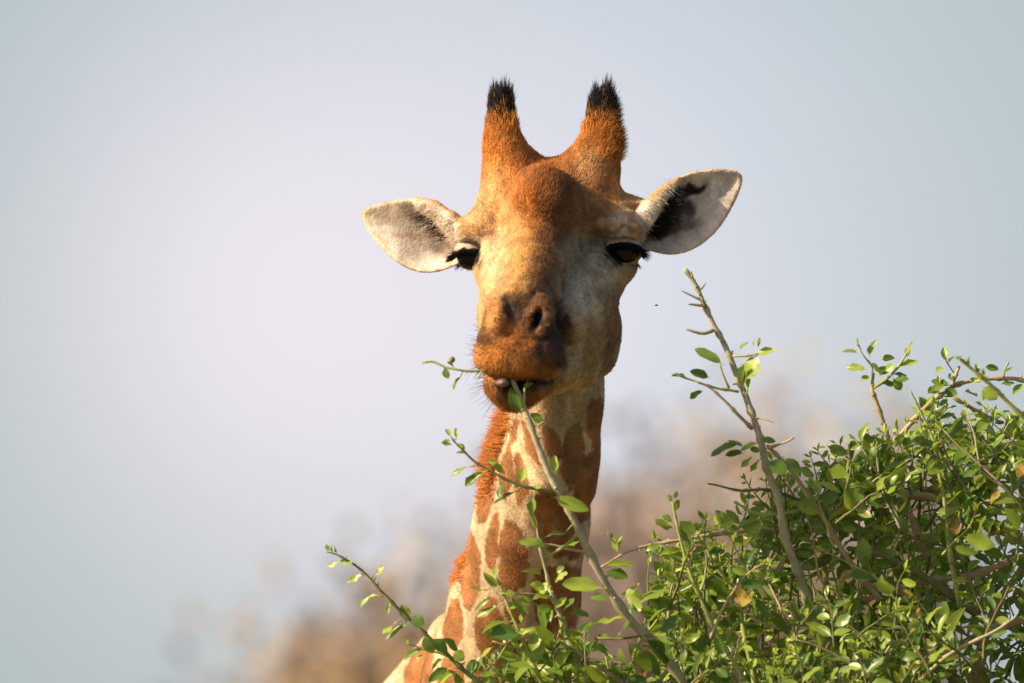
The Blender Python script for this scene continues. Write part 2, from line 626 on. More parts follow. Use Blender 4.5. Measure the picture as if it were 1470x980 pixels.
    blob(893, 391, 30, 9, np.array((0.48, 0.36, 0.17)), 0.7, -24, 0.5, ef)
    blob(908, 372, 14, 6, np.array((0.40, 0.24, 0.07)), 0.9, -40, 0.4, ef)
    blob(894, 341, 24, 6, np.array((0.62, 0.55, 0.48)), 0.95, 4, 0.4, ef)
    blob(672, 364, 20, 24, BLACK, 1.0, 0, 0.3, ef)
    blob(668, 346, 20, 6, np.array((0.68, 0.58, 0.46)), 0.9, -4, 0.4, ef)
    blob(668, 332, 30, 11, BROWN * 1.4, 0.6, 24, 0.6)
    blob(725, 345, 30, 30, TAN, 0.3)
    # neck
    nk = np.maximum(ss(-165, -195, W) * ss(430, 470, V), ss(575, 590, V) * ss(0, -60, W))
    nk = np.maximum(nk, ss(600, 615, V))
    un = U + wob[:, 0] * 5 + wob2[:, 0] * 4
    vn = V + wob[:, 1] * 8 + wob2[:, 1] * 5
    k_ = (12250 - W) / 12250
    pu, pv = 735 + (un - 735) / k_, 490 + (vn - 490) / k_
    U0 = np.interp(pv, [n[1] for n in NECK], [n[0] for n in NECK])
    R0 = np.interp(pv, [n[1] for n in NECK], [n[3] for n in NECK])
    bare = np.tile(CREAM * np.array((0.95, 0.91, 0.88)), (len(P), 1))
    b = np.full(len(P), 50.0)
    for p in PATCHES:
        sel = (pu > p[:, 0].min() - 8) & (pu < p[:, 0].max() + 8) & (pv > p[:, 1].min() - 8) & (pv < p[:, 1].max() + 8)
        b[sel] = np.minimum(b[sel], poly_dist(pu[sel].astype(np.float32), pv[sel].astype(np.float32), p))
    # the side and back of the neck: irregular tiles
    seeds = []
    rr = np.random.default_rng(5)
    for s in np.arange(560, 1250, 34):
        for t in np.arange(0, 6.28, 0.62):
            seeds.append((t + rr.uniform(-.2, .2) + (0.31 if int(s / 34) % 2 else 0), s + rr.uniform(-9, 9)))
    seeds = np.array(seeds)
    th = np.arctan2(pu - U0, W - np.interp(pv, [n[1] for n in NECK], [n[2] for n in NECK]))
    back = Nn[:, 2] < 0.02
    fb = np.full(len(P), 50.0)
    ii = np.nonzero(back & (V > 520))[0]
    if len(ii):
        X = np.stack([(th[ii] % 6.283) * 60, pv[ii]], 1)
        best = np.full((len(ii), 2), 1e9)
        for (t, s) in seeds:
            dx = np.abs(X[:, 0] - (t % 6.283) * 60)
            dx = np.minimum(dx, 6.283 * 60 - dx)
            dd = np.hypot(dx, (X[:, 1] - s) * 0.8)
            w_ = dd < best[:, 0]
            best[:, 1] = np.where(w_, best[:, 0], np.minimum(best[:, 1], dd))
            best[:, 0] = np.where(w_, dd, best[:, 0])
        fb[ii] = 5 - (best[:, 1] - best[:, 0]) * 0.5
    b = np.where(back, fb, b)
    b = b - np.where(back, 0, 1.1 + 1.0 * ss(780, 815, pu) + 2.5 * (vnoise(P, 10, 14) - 0.5))
    br = ss(1.0, -1.4, b)
    pc = BROWN * 1.95 * (0.75 + 0.5 * vnoise(P, 22, 8))[:, None] + np.array((0.05, 0.015, 0.0)) * ss(0, -16, b)[:, None] * 0.5
    nc = bare * (1 - br[:, None]) + pc * br[:, None]
    C[:] = C * (1 - nk[:, None]) + nc * nk[:, None]
    # throat, pale and dusky
    kk = nk * ss(660, 600, V)
    blob(812, 590, 26, 50, np.array((0.44, 0.34, 0.17)), 0.5, 0, 0.5, kk)
    # ears
    for poly, side in ((EAR_L, -1), (EAR_R, 1)):
        pd = poly_dist(U.astype(np.float32), V.astype(np.float32), poly)
        k = ss(2, -3, pd) * (ss(672, 655, U) if side < 0 else ss(905, 922, U)) * ss(90, 60, np.abs(W + 60))
        front = ss(-0.2, 0.2, Nn[:, 2])
        ec = EARC * (0.86 + 0.28 * vnoise(P, 18, 9))[:, None] * (1 - 0.15 * ss(-4, -26, pd))[:, None]
        rim = ss(-11, -3, pd)
        ec = ec * (1 - rim[:, None]) + np.array((0.68, 0.55, 0.40)) * rim[:, None]
        ec = ec * front[:, None] + TAN * (1 - front)[:, None]
        C[:] = C * (1 - k[:, None]) + ec * k[:, None]
        fk = k * ss(-0.6, -0.2, Nn[:, 2])
        if side < 0:
            blob(600, 311, 20, 9, DARK * 2, 0.85, 8, 0.7, fk)
            blob(630, 338, 20, 8, BROWN, 0.7, 12, 0.7, fk)
            blob(590, 337, 36, 5, BROWN * 2, 0.45, 4, 0.8, fk)
            blob(638, 357, 20, 9, DARK * 2, 0.8, 4, 0.7, fk)
            blob(572, 303, 46, 14, np.array((0.34, 0.24, 0.15)), 0.6, -4, 0.7, fk)
        else:
            blob(990, 274, 28, 10, BLACK, 1.0, -14, 0.35, fk)
            blob(974, 304, 27, 14, BLACK, 1.0, -20, 0.35, fk)
            blob(962, 328, 42, 12, BLACK, 1.0, -12, 0.35, fk)
            blob(990, 258, 40, 8, np.array((0.38, 0.29, 0.13)), 0.6, -6, 0.7, fk)
            blob(985, 325, 28, 26, np.array((0.40, 0.31, 0.26)), 0.5, 0, 0.8, fk)
    # horn tips
    ht = ss(178, 160, V + wob2[:, 1] * 22)
    C[:] = C * (1 - ht[:, None]) + BLACK * ht[:, None]
    mot = ss(0.25, 0.75, vnoise(P * np.array((1, 0.6, 0.6)), 11, 12))
    C *= (0.76 + 0.36 * mot)[:, None] * (0.84 + 0.32 * vnoise(P, 3.2, 13))[:, None]
    return np.clip(C, 0.004, 1)


GIR = empty('giraffe', at(690, 490, -1300) * 1.0, 'orange and cream giraffe chewing a leafy branch, head raised above the green bush', 'giraffe')
GIR.location.z = 0.0

V_, F_ = surface_nets(head_sdf, (495, 95, -1090), (1085, 1190, 345), 3.0)
VN = vert_normals(V_, F_)
CL = paint_body(V_, VN)


def coat_material(name, rough=0.75):
    m = material(name, rough=rough, spec=0.15)
    t = m.node_tree
    b = t.nodes['Principled BSDF']
    at_ = N(t, 'ShaderNodeAttribute', attribute_name='coat')
    tc_ = N(t, 'ShaderNodeTexCoord')
    nz = N(t, 'ShaderNodeTexNoise', i_Scale=260.0, i_Detail=3.0)
    t.links.new(tc_.outputs['Object'], nz.inputs['Vector'])
    f = math_(t, 'MULTIPLY_ADD', nz.outputs[0], 0.5, 0.75)
    v = N(t, 'ShaderNodeVectorMath', operation='SCALE')
    t.links.new(at_.outputs['Color'], v.inputs[0])
    t.links.new(f, v.inputs['Scale'])
    t.links.new(v.outputs[0], b.inputs['Base Color'])
    bp = N(t, 'ShaderNodeBump', i_Strength=0.35, i_Distance=0.003)
    t.links.new(nz.outputs[0], bp.inputs['Height'])
    t.links.new(bp.outputs[0], b.inputs['Normal'])
    return m


M_COAT = coat_material('giraffe_coat')


def hair_material(name, rough=0.55, spec=0.25):
    m = material(name, rough=rough, spec=spec)
    t = m.node_tree
    at_ = N(t, 'ShaderNodeAttribute', attribute_name='coat')
    t.links.new(at_.outputs['Color'], t.nodes['Principled BSDF'].inputs['Base Color'])
    return m


M_FUR = hair_material('giraffe_fur')


def hairs(name, roots, dirs, lens, cols, r0, r1, parent, bend=None, npts=4, mat=None):
    """hair strands; all arrays in head millimetres"""
    n = len(roots)
    t = np.linspace(0, 1, npts)
    P = roots[:, None, :] + dirs[:, None, :] * (lens[:, None] * t[None])[:, :, None]
    if bend is not None:
        P = P + bend[:, None, :] * (lens[:, None] * (t ** 2)[None])[:, :, None]
    Wp = to_world(P.reshape(-1, 3)) - np.array(parent.location)
    cu = bpy.data.hair_curves.new(name)
    cu.add_curves([npts] * n)
    cu.attributes['position'].data.foreach_set('vector', Wp.astype(np.float32).ravel())
    ra = cu.attributes.get('radius') or cu.attributes.new('radius', 'FLOAT', 'POINT')
    rad = (r0 + (r1 - r0) * t)[None] * np.ones((n, 1)) / 1000
    ra.data.foreach_set('value', rad.astype(np.float32).ravel())
    ca = cu.attributes.new('coat', 'FLOAT_COLOR', 'CURVE')
    c4 = np.concatenate([cols, np.ones((n, 1))], 1).astype(np.float32)
    ca.data.foreach_set('color', c4.ravel())
    cu.materials.append(mat or M_FUR)
    o = bpy.data.objects.new(name, cu)
    COL.objects.link(o)
    o.parent = parent
    return o


def part_mesh(name, Vw, F, mat, parent, smooth=True):
    """a mesh given in world metres, as a part of parent"""
    me = mesh_np(name, np.asarray(Vw) - np.array(parent.location), F, mat, smooth)
    o = bpy.data.objects.new(name, me)
    COL.objects.link(o)
    o.parent = parent
    return o


# trunk of the body and the legs, below the frame: coarser surface, same mesh
def body_sdf(P):
    # P in metres relative to the giraffe root: x right, y away, z up
    P = P.astype(np.float32)

    def c(a, b, ra, rb):
        return cone(P, np.array(a, np.float32), np.array(b, np.float32), ra, rb)
    d = c((0.0, -0.60, 3.46), (0.0, -0.38, 3.05), 0.115, 0.165)
    d = smin(d, c((0.0, -0.38, 3.05), (0.0, 0.05, 2.45), 0.165, 0.30), 0.08)
    d = smin(d, c((-0.05, -0.32, 3.38), (0.0, 0.1, 2.7), 0.13, 0.22), 0.1)
    d = smin(d, c((0, 0.10, 2.35), (0, 1.25, 2.05), 0.42, 0.36), 0.25)
    d = smin(d, c((0, 0.05, 2.1), (0, 0.5, 1.95), 0.36, 0.38), 0.2)
    d = smin(d, c((0, 0.2, 2.72), (0, 1.3, 2.25), 0.14, 0.2), 0.2)
    for s in (-1, 1):
        d = smin(d, c((s * .2, .12, 2.1), (s * .2, .1, 1.35), .17, .10), .12)
        d = smin(d, c((s * .2, .1, 1.35), (s * .2, .06, 1.0), .09, .075), .05)
        d = smin(d, c((s * .2, .06, 1.0), (s * .2, .1, .18), .065, .05), .04)
        d = smin(d, c((s * .2, .1, .2), (s * .2, .04, .06), .055, .07), .04)
        d = smin(d, c((s * .2, 1.35, 2.0), (s * .2, 1.2, 1.5), .24, .13), .12)
        d = smin(d, c((s * .2, 1.2, 1.5), (s * .2, 1.42, 1.0), .11, .075), .06)
        d = smin(d, c((s * .2, 1.42, 1.0), (s * .2, 1.38, .18), .065, .05), .04)
        d = smin(d, c((s * .2, 1.38, .2), (s * .2, 1.32, .06), .055, .07), .04)
    d = smin(d, c((0, 1.55, 2.15), (0, 1.68, 1.2), .05, .03), .06)
    d = smax(d, -(P[:, 2] - 0.0), 0.01)
    return d


BV, BF = surface_nets(body_sdf, (-0.7, -0.85, -0.05), (0.7, 1.9, 3.7), 0.028)
bt = BV.astype(np.float64)
sd_ = np.random.default_rng(3).uniform((-0.7, -0.8, 0), (0.7, 1.9, 3.6), (420, 3))
b1 = np.full(len(bt), 9.0)
b2 = np.full(len(bt), 9.0)
for s in sd_:
    q = np.linalg.norm(bt - s, axis=1)
    w_ = q < b1
    b2 = np.where(w_, b1, np.minimum(b2, q))
    b1 = np.where(w_, q, b1)
bk = ss(0.02, 0.06, b2 - b1) * ss(0.9, 1.3, bt[:, 2])
BC = (CREAM * 0.9) * (1 - bk[:, None]) + BROWN * 1.5 * bk[:, None]
BC[bt[:, 2] < 0.13] = DARK
allV = np.concatenate([to_world(V_) - np.array(GIR.location), BV])
allF = np.concatenate([F_[:, ::-1], BF + len(V_)])
body_me = mesh_np('body', allV, allF, M_COAT)
body = bpy.data.objects.new('body', body_me)
COL.objects.link(body)
body.parent = GIR
ca = body_me.attributes.new('coat', 'FLOAT_COLOR', 'POINT')
ca.data.foreach_set('color', np.concatenate([np.concatenate([CL, BC]), np.ones((len(allV), 1))], 1).astype(np.float32).ravel())

# ------------------------------------------------------------------ giraffe: fur
HF = F_
A_, B_, C_, D_ = (V_[HF[:, i]] for i in range(4))
FC = (A_ + B_ + C_ + D_) / 4
FA = 0.5 * np.linalg.norm(np.cross(C_ - A_, D_ - B_), axis=1)


def length_map(P):
    """length of the coat in millimetres"""
    U, V, W = P[:, 0], P[:, 1], P[:, 2]
    L = np.full(len(P), 6.0)
    g = lambda u, v, r: np.exp(-((U - u) ** 2 + (V - v) ** 2) / r ** 2)
    L += 5 * g(780, 275, 45)
    L += 6 * ss(250, 190, V)
    L += 7 * ss(850, 885, U) * ss(240, 200, V)
    L += 5 * ss(545, 565, V) * ss(150, 220, W)
    L += 1.5 * ss(150, 220, W)
    L -= 2.4 * ss(590, 620, V) * ss(-80, -120, W)
    ear = ((U < 655) | (U > 925)) & (V < 400)
    L[ear] = 4.0
    return L


def sample(weight, n, rng):
    w = FA * weight
    c = np.cumsum(w)
    i = np.searchsorted(c, rng.random(n) * c[-1])
    a, b = rng.random((n, 1)), rng.random((n, 1))
    P = (A_[i] * (1 - a) + B_[i] * a) * (1 - b) + (D_[i] * (1 - a) + C_[i] * a) * b
    q = HF[i]
    nn = VN[q].mean(1)
    col = ((CL[q[:, 0]][:, :] * (1 - a) + CL[q[:, 1]] * a) * (1 - b) + (CL[q[:, 3]] * (1 - a) + CL[q[:, 2]] * a) * b)
    return P, nn / np.maximum(np.linalg.norm(nn, axis=1, keepdims=True), 1e-6), col, i


def flow(P, nn, lift, rng, jit=0.35):
    f = P - np.array(cc(742, 468, 330))
    hv = np.stack([np.zeros(len(P)), -np.ones(len(P)), np.zeros(len(P))], 1)
    k = ss(265, 215, P[:, 1])[:, None]
    f = f / np.linalg.norm(f, axis=1, keepdims=True) * (1 - k) + hv * k
    f = f + rng.normal(0, jit, f.shape) + 0.5 * (np.stack([vnoise(P, 30, 21), vnoise(P, 30, 22), vnoise(P, 30, 23)], 1) - 0.5)
    f = f - nn * (f * nn).sum(1, keepdims=True)
    f = f / np.maximum(np.linalg.norm(f, axis=1, keepdims=True), 1e-6)
    d = f * np.cos(lift)[:, None] + nn * np.sin(lift)[:, None]
    return d / np.linalg.norm(d, axis=1, keepdims=True)


vis = ss(-0.45, -0.1, (VN[HF].mean(1))[:, 2]) * 0.85 + 0.15
vis *= np.where(FC[:, 1] > 1040, 0.05, 1.0)
eyes_off = (np.hypot((FC[:, 0] - 897) / 30, (FC[:, 1] - 361) / 22) < 1) & (FC[:, 2] > 0)
eyes_off |= (np.hypot((FC[:, 0] - 672) / 22, (FC[:, 1] - 364) / 22) < 1) & (FC[:, 2] > 0)
vis[eyes_off] = 0.02
nost = np.hypot((FC[:, 0] - 771) / 10, (FC[:, 1] - 457) / 18) < 1
vis[nost] = 0
rg = np.random.default_rng(21)
NF = 330000
P, nn, col, _ = sample(vis, NF, rg)
L = length_map(P) * rg.uniform(0.6, 1.25, NF)
lift = R(1) * (20 + 14 * rg.random(NF) + 14 * ss(255, 200, P[:, 1]) * ss(840, 880, P[:, 0]))
shade = rg.uniform(0.55, 1.45, (NF, 1)) * (0.8 + 0.4 * vnoise(P, 4, 61))[:, None]
ear_f = ((P[:, 0] < 650) | (P[:, 0] > 930)) & (P[:, 1] < 400)
shade[ear_f] = 1 + (shade[ear_f] - 1) * 0.3
lift[ear_f] *= 0.5
D = flow(P, nn, lift, rg)
hairs('fur', P - nn * 0.5, D, L, np.clip(col * shade, 0.003, 0.9), 0.30, 0.05, GIR, bend=-nn * 0.15, npts=3)


def strands(name, roots, dirs, lens, col, r0, r1, var=0.3, bend=None, npts=5, rng=rg):
    n = len(roots)
    c = np.asarray(col) * rng.uniform(1 - var, 1 + var, (n, 1))
    return hairs(name, np.asarray(roots, float), np.asarray(dirs, float), np.asarray(lens, float), np.clip(c, 0.002, 0.95), r0, r1, GIR, bend=bend, npts=npts)


# black tufts on the horn tips, ragged
for hu, side in ((719, -1), (864, 1)):
    wgt = ((np.abs(FC[:, 0] - hu) < 45) & (FC[:, 1] < 196)) * ss(196, 166, FC[:, 1])
    n = 5200
    P, nn, col, _ = sample(wgt, n, rg)
    up = np.array((0.0, -1.0, 0.05)) + np.array((side * 0.02 + (0.07 if side > 0 else 0.0), 0, 0))
    D = up + nn * rg.uniform(0.02, 0.24, (n, 1)) * np.array((1, 0.2, 1)) + rg.normal(0, 0.07, (n, 3))
    D /= np.linalg.norm(D, axis=1, keepdims=True)
    clump = vnoise(P * np.array((1, .3, 1)), 6.5, 31)
    L = rg.uniform(7, 23, n) * (0.22 + 1.0 * clump) * (1 + 0.5 * ss(160, 142, P[:, 1]))
    k = ss(186, 154, P[:, 1] + rg.normal(0, 8, n))[:, None]
    c = np.where(rg.random((n, 1)) < k, np.array((0.024, 0.021, 0.022)), ORANGE * 1.1) * rg.uniform(0.5, 1.6, (n, 1))
    hairs('horn_tuft', P, D, L, np.clip(c, 0.003, 0.9), 0.42, 0.08, GIR, npts=4)
# long hair on the outer side of one horn
wgt = ((np.abs(FC[:, 0] - 872) < 30) & (FC[:, 1] < 235) & (FC[:, 1] > 140)) * ss(858, 884, FC[:, 0]) * ss(238, 200, FC[:, 1])
n = 2600
P, nn, col, _ = sample(wgt, n, rg)
D = nn * 0.75 + np.array((0.35, -0.75, 0.1)) + rg.normal(0, 0.15, (n, 3))
D /= np.linalg.norm(D, axis=1, keepdims=True)
k = ss(185, 160, P[:, 1] + rg.normal(0, 8, n))[:, None]
c = np.where(rg.random((n, 1)) < k, np.array((0.03, 0.02, 0.018)), ORANGE * 0.8) * rg.uniform(0.5, 1.4, (n, 1))
hairs('horn_hair', P, D, rg.uniform(8, 20, n), np.clip(c, 0.003, 0.9), 0.36, 0.06, GIR, npts=4)

# mane: stiff orange hair down the nape
mp = [(752, 560, -255), (735, 590, -275), (716, 630, -300), (702, 670, -330), (692, 710, -360), (683, 750, -390), (668, 795, -425), (655, 835, -455), (640, 880, -500), (615, 930, -560), (585, 980, -640)]
mp = np.array([cc(*p) for p in mp])
n = 15000
t = rg.random(n) * (len(mp) - 1.001)
i = t.astype(int)
f = (t - i)[:, None]
base = mp[i] * (1 - f) + mp[i + 1] * f + rg.normal(0, 1, (n, 3)) * np.array((4, 5, 12)) + np.array((5, 0, 0))
outw = np.array((-0.86, -0.12, -0.35)) + rg.normal(0, 0.16, (n, 3))
outw[:, 1] += 0.30 * (vnoise(base, 12, 41) - 0.3)
outw /= np.linalg.norm(outw, axis=1, keepdims=True)
L = 25 * (0.6 + 0.7 * vnoise(base, 10, 42)) * rg.uniform(0.7, 1.15, n) * np.interp(base[:, 1], [560, 600, 670, 715, 760, 800, 815, 850, 875, 990], [.9, 1, .9, .4, .02, .02, .45, .45, .02, .02])
c = np.array((0.58, 0.21, 0.042)) * rg.uniform(0.5, 1.25, (n, 1))
hairs('mane', base, outw, np.maximum(L, 0.5), np.clip(c, 0.003, 0.9), 0.5, 0.1, GIR, npts=4)

# whiskers round the chin and lips
n = 130
wgt = ss(505, 530, FC[:, 1]) * ss(180, 215, FC[:, 2]) * (FC[:, 1] < 590) * (0.2 + ss(735, 700, FC[:, 0]))
P, nn, _, _ = sample(wgt, n, rg)
D = nn + rg.normal(0, 0.25, (n, 3)) + np.array((-0.2, 0.1, 0.1))
D /= np.linalg.norm(D, axis=1, keepdims=True)
strands('whisker', P, D, rg.uniform(10, 30, n), (0.05, 0.035, 0.03), 0.28, 0.06, bend=np.tile((-0.05, 0.35, 0), (n, 1)) * rg.uniform(0, 1, (n, 1)))
n = 60
wgt = ss(430, 450, FC[:, 1]) * ss(180, 215, FC[:, 2]) * (FC[:, 1] < 520) * ss(720, 690, FC[:, 0])
P, nn, _, _ = sample(wgt, n, rg)
D = nn + rg.normal(0, 0.25, (n, 3)) + np.array((-0.2, -0.05, 0.1))
D /= np.linalg.norm(D, axis=1, keepdims=True)
strands('whisker', P, D, rg.uniform(8, 20, n), (0.06, 0.045, 0.04), 0.24, 0.06)

# pale fringe over the ear canals
for roll, dirv in ([(600, 292, -38), (622, 304, -24), (645, 324, -10), (662, 352, -4)], (-0.85, 0.25, 0.12)), ([(966, 264, -30), (946, 286, -18), (930, 310, -8), (916, 338, -4)], (0.85, 0.42, 0.12)):
    rp = np.array([cc(*p) for p in roll])
    n = 1500
    t = rg.random(n) * 2.999
    i = t.astype(int)
    f = (t - i)[:, None]
    base = rp[i] * (1 - f) + rp[i + 1] * f + rg.normal(0, 4, (n, 3)) - np.array((np.sign(dirv[0]) * 4, 0, 0))
    D = np.array(dirv) + rg.normal(0, 0.22, (n, 3))
    D /= np.linalg.norm(D, axis=1, keepdims=True)
    strands('ear_fringe', base, D, rg.uniform(4, 12, n), (0.62, 0.52, 0.38), 0.32, 0.07, bend=np.tile((0, 0.12, -0.3), (n, 1)))

for pts, dv, n in (([(968, 270, -34), (960, 290, -34), (950, 312, -32), (936, 330, -28)], (0.85, 0.35, 0.25), 900), ([(612, 306, -36), (622, 322, -34), (640, 342, -26)], (-0.85, 0.2, 0.25), 70)):
    rp = np.array([cc(*p) for p in pts])
    t = rg.random(n) * (len(pts) - 1.001)
    i = t.astype(int)
    f = (t - i)[:, None]
    base = rp[i] * (1 - f) + rp[i + 1] * f + rg.normal(0, 3, (n, 3))
    D = np.array(dv) + rg.normal(0, 0.25, (n, 3))
    D /= np.linalg.norm(D, axis=1, keepdims=True)
    strands('ear_hair', base, D, rg.uniform(10, 26, n) * (0.6 + 0.8 * vnoise(base, 9, 91)), (0.014, 0.012, 0.012), 0.45, 0.08)

# ------------------------------------------------------------------ giraffe: eyes
M_EYE = material('wet_dark_eye', (0.006, 0.004, 0.003), rough=0.08, spec=0.3)
M_LID = coat_material('pale_eyelid')


def uv_ball(c, r, seg=32, ring=20, fn=None):
    V, F = [], []
    for i in range(ring + 1):
        a = math.pi * i / ring
        for j in range(seg):
            b = 2 * math.pi * j / seg
            V.append((c[0] + r[0] * math.sin(a) * math.cos(b), c[1] + r[1] * math.cos(a), c[2] + r[2] * math.sin(a) * math.sin(b)))
    for i in range(ring):
        for j in range(seg):
            F.append((i * seg + j, i * seg + (j + 1) % seg, (i + 1) * seg + (j + 1) % seg, (i + 1) * seg + j))
    return np.array(V), np.array(F)


def lid(c, r, th, a0, a1, tilt, rise):
    """upper eyelid: a thick shell over the top of the ball, open below"""
    V, F = [], []
    na, nb = 10, 26
    for k in range(2):
        rr = r + (th if k else 0)
        for i in range(na + 1):
            for j in range(nb + 1):
                b = R(a0) + (R(a1) - R(a0)) * j / nb            # round the front, seen from above
                arch = math.sin(math.pi * j / nb)
                e0 = R(4) + R(rise) * arch                        # lower rim
                a = e0 + (R(88) - e0) * i / na
                x, y, z = math.cos(a) * math.sin(b), -math.sin(a), math.cos(a) * math.cos(b)
                y, x = y * math.cos(tilt) + x * math.sin(tilt), x * math.cos(tilt) - y * math.sin(tilt)
                V.append((c[0] + rr * x, c[1] + rr * y, c[2] + rr * z))
    m = (na + 1) * (nb + 1)
    for i in range(na):
        for j in range(nb):
            q = [i * (nb + 1) + j, i * (nb + 1) + j + 1, (i + 1) * (nb + 1) + j + 1, (i + 1) * (nb + 1) + j]
            F.append([x + m for x in q])
            F.append(q[::-1])
    for j in range(nb):
        F.append([j, j + 1, m + j + 1, m + j])
    return np.array(V), np.array(F)


def coat_attr(o, col):
    a = o.data.attributes.new('coat', 'FLOAT_COLOR', 'POINT')
    a.data.foreach_set('color', np.tile(np.array((*col, 1), np.float32), (len(o.data.vertices), 1)).ravel())


for (eu, ev, ew, er, tilt, b0, b1, side) in ((893, 362, 12, 25, 0.10, -75, 100, 1), (677, 366, -4, 22, -0.08, -100, 70, -1)):
    rise = 27 if side > 0 else 15
    c = cc(eu, ev, ew)
    EV, EF = uv_ball(c, (er, er, er))
    part_mesh('eye', to_world(EV), EF, M_EYE, GIR)
    LV, LF = lid(c, er + 0.8, 3.2, b0, b1, tilt, rise)
    o = part_mesh('eyelid', to_world(LV), LF, M_LID, GIR)
    coat_attr(o, (0.42, 0.34, 0.28))
    # lashes
    n = 620
    j = rg.random(n)
    b = R(b0) + (R(b1) - R(b0)) * j
    a = R(3) + R(rise) * np.sin(math.pi * j) + rg.normal(0, 0.08, n)
    rr = er + rg.uniform(1, 4, n)
    x, y, z = np.cos(a) * np.sin(b), -np.sin(a), np.cos(a) * np.cos(b)
    x, y = x * math.cos(tilt) - y * math.sin(tilt), y * math.cos(tilt) + x * math.sin(tilt)
    roots = np.array(c) + np.stack([x, y, z], 1) * rr[:, None]
    D = np.stack([x * 0.6 + side * 0.15, 0.9 + rg.normal(0, 0.2, n), z * 0.8], 1) + rg.normal(0, 0.1, (n, 3))
    D /= np.linalg.norm(D, axis=1, keepdims=True)
    strands('eyelash', roots, D, rg.uniform(9, 20, n), (0.008, 0.007, 0.007), 0.6, 0.08, bend=np.tile((side * 0.1, -0.25, 0.1), (n, 1)))
    # short lower lashes
    n = 70
    b = R(b0) + (R(b1) - R(b0)) * rg.random(n)
    a = -R(38) + rg.normal(0, 0.05, n)
    roots = np.array(c) + np.stack([np.cos(a) * np.sin(b), -np.sin(a), np.cos(a) * np.cos(b)], 1) * (er + 1)
    D = np.stack([np.sin(b), np.full(n, 0.9), np.cos(b) * 0.6], 1) + rg.normal(0, 0.15, (n, 3))
    D /= np.linalg.norm(D, axis=1, keepdims=True)
    strands('eyelash', roots, D, rg.uniform(5, 12, n), (0.01, 0.008, 0.008), 0.4, 0.1)

# tip of the tongue pressed against the stem
M_TONGUE = material('grey_tongue', (0.20, 0.135, 0.13), rough=0.35, spec=0.4)
TV, TF = uv_ball(cc(722, 549, 296), (10, 6, 22), 24, 14)
part_mesh('tongue', to_world(TV), TF, M_TONGUE, GIR)

# ------------------------------------------------------------------ ground
def ground():
    n, ext = 80, 3000.0
    V, F = [], []
    for i in range(n + 1):
        for j in range(n + 1):
            f = lambda k: (abs(2 * k / n - 1) ** 3) * (1 if 2 * k > n else -1) * ext
            x, y = f(i), f(j)
            r = math.hypot(x, y)
            V.append((x, y, (mnoise.noise((x * .02, y * .02, 3)) * 0.5 + mnoise.noise((x * .1, y * .1, 7)) * .12) * min(1, max(0, (r - 6) / 30))))
    for i in range(n):
        for j in range(n):
            a = i * (n + 1) + j
            F.append((a, a + n + 1, a + n + 2, a + 1))
    m = material('dry_ground', rough=0.95, spec=0.1)
    t = m.node_tree
    tc_ = N(t, 'ShaderNodeTexCoord')
    n1 = N(t, 'ShaderNodeTexNoise', i_Scale=0.15, i_Detail=8.0)
    t.links.new(tc_.outputs['Object'], n1.inputs['Vector'])
    c = mixc(t, n1.outputs[0], (0.10, 0.075, 0.04), (0.19, 0.14, 0.075))
    t.links.new(c, t.nodes['Principled BSDF'].inputs['Base Color'])
    o = bpy.data.objects.new('ground', mesh_np('ground', V, F, m))
    COL.objects.link(o)
    o['kind'] = 'structure'


ground()


# ------------------------------------------------------------------ tubes and leaves
def tube(pts, radii, seg=7, cap=True):
    pts = np.asarray(pts, float)
    n = len(pts)
    T = np.gradient(pts, axis=0)
    T /= np.maximum(np.linalg.norm(T, axis=1, keepdims=True), 1e-9)
    up = np.array((0.31, 0.87, 0.38))
    V, F = [], []
    a = np.cross(T[0], up)
    a /= np.linalg.norm(a)
    for i in range(n):
        a = a - T[i] * (a @ T[i])
        a /= max(np.linalg.norm(a), 1e-9)
        b = np.cross(T[i], a)
        for k in range(seg):
            w = 2 * math.pi * k / seg
            V.append(pts[i] + radii[i] * (math.cos(w) * a + math.sin(w) * b))
    for i in range(n - 1):
        for k in range(seg):
            F.append((i * seg + k, i * seg + (k + 1) % seg, (i + 1) * seg + (k + 1) % seg, (i + 1) * seg + k))
    V.append(pts[-1] + T[-1] * radii[-1])
    e = len(V) - 1
    for k in range(seg):
        F.append(((n - 1) * seg + k, (n - 1) * seg + (k + 1) % seg, e, e))
    V.append(pts[0] - T[0] * radii[0])
    e = len(V) - 1
    for k in range(seg):
        F.append(((k + 1) % seg, k, e, e))
    return np.array(V), F


class Soup:
    """collects quads (degenerate quads become triangles)"""
    def __init__(self):
        self.V, self.F, self.n, self.attr = [], [], 0, []

    def add(self, V, F, tone=0.0):
        self.V.append(np.asarray(V))
        self.F += [tuple(i + self.n for i in f) for f in F]
        self.n += len(V)
        self.attr += [tone] * len(V)

    def mesh(self, name, mat, smooth=True, origin=(0, 0, 0), tone=False):
        V = np.concatenate(self.V) - np.array(origin)
        me = bpy.data.meshes.new(name)
        F = [f if f[2] != f[3] else f[:3] for f in self.F]
        me.from_pydata(V.tolist(), [], F)
        if smooth:
            me.polygons.foreach_set('use_smooth', np.ones(len(me.polygons), bool))
        me.materials.append(mat)
        if tone:
            a = me.attributes.new('tone', 'FLOAT', 'POINT')
            a.data.foreach_set('value', np.array(self.attr, np.float32))
        return me


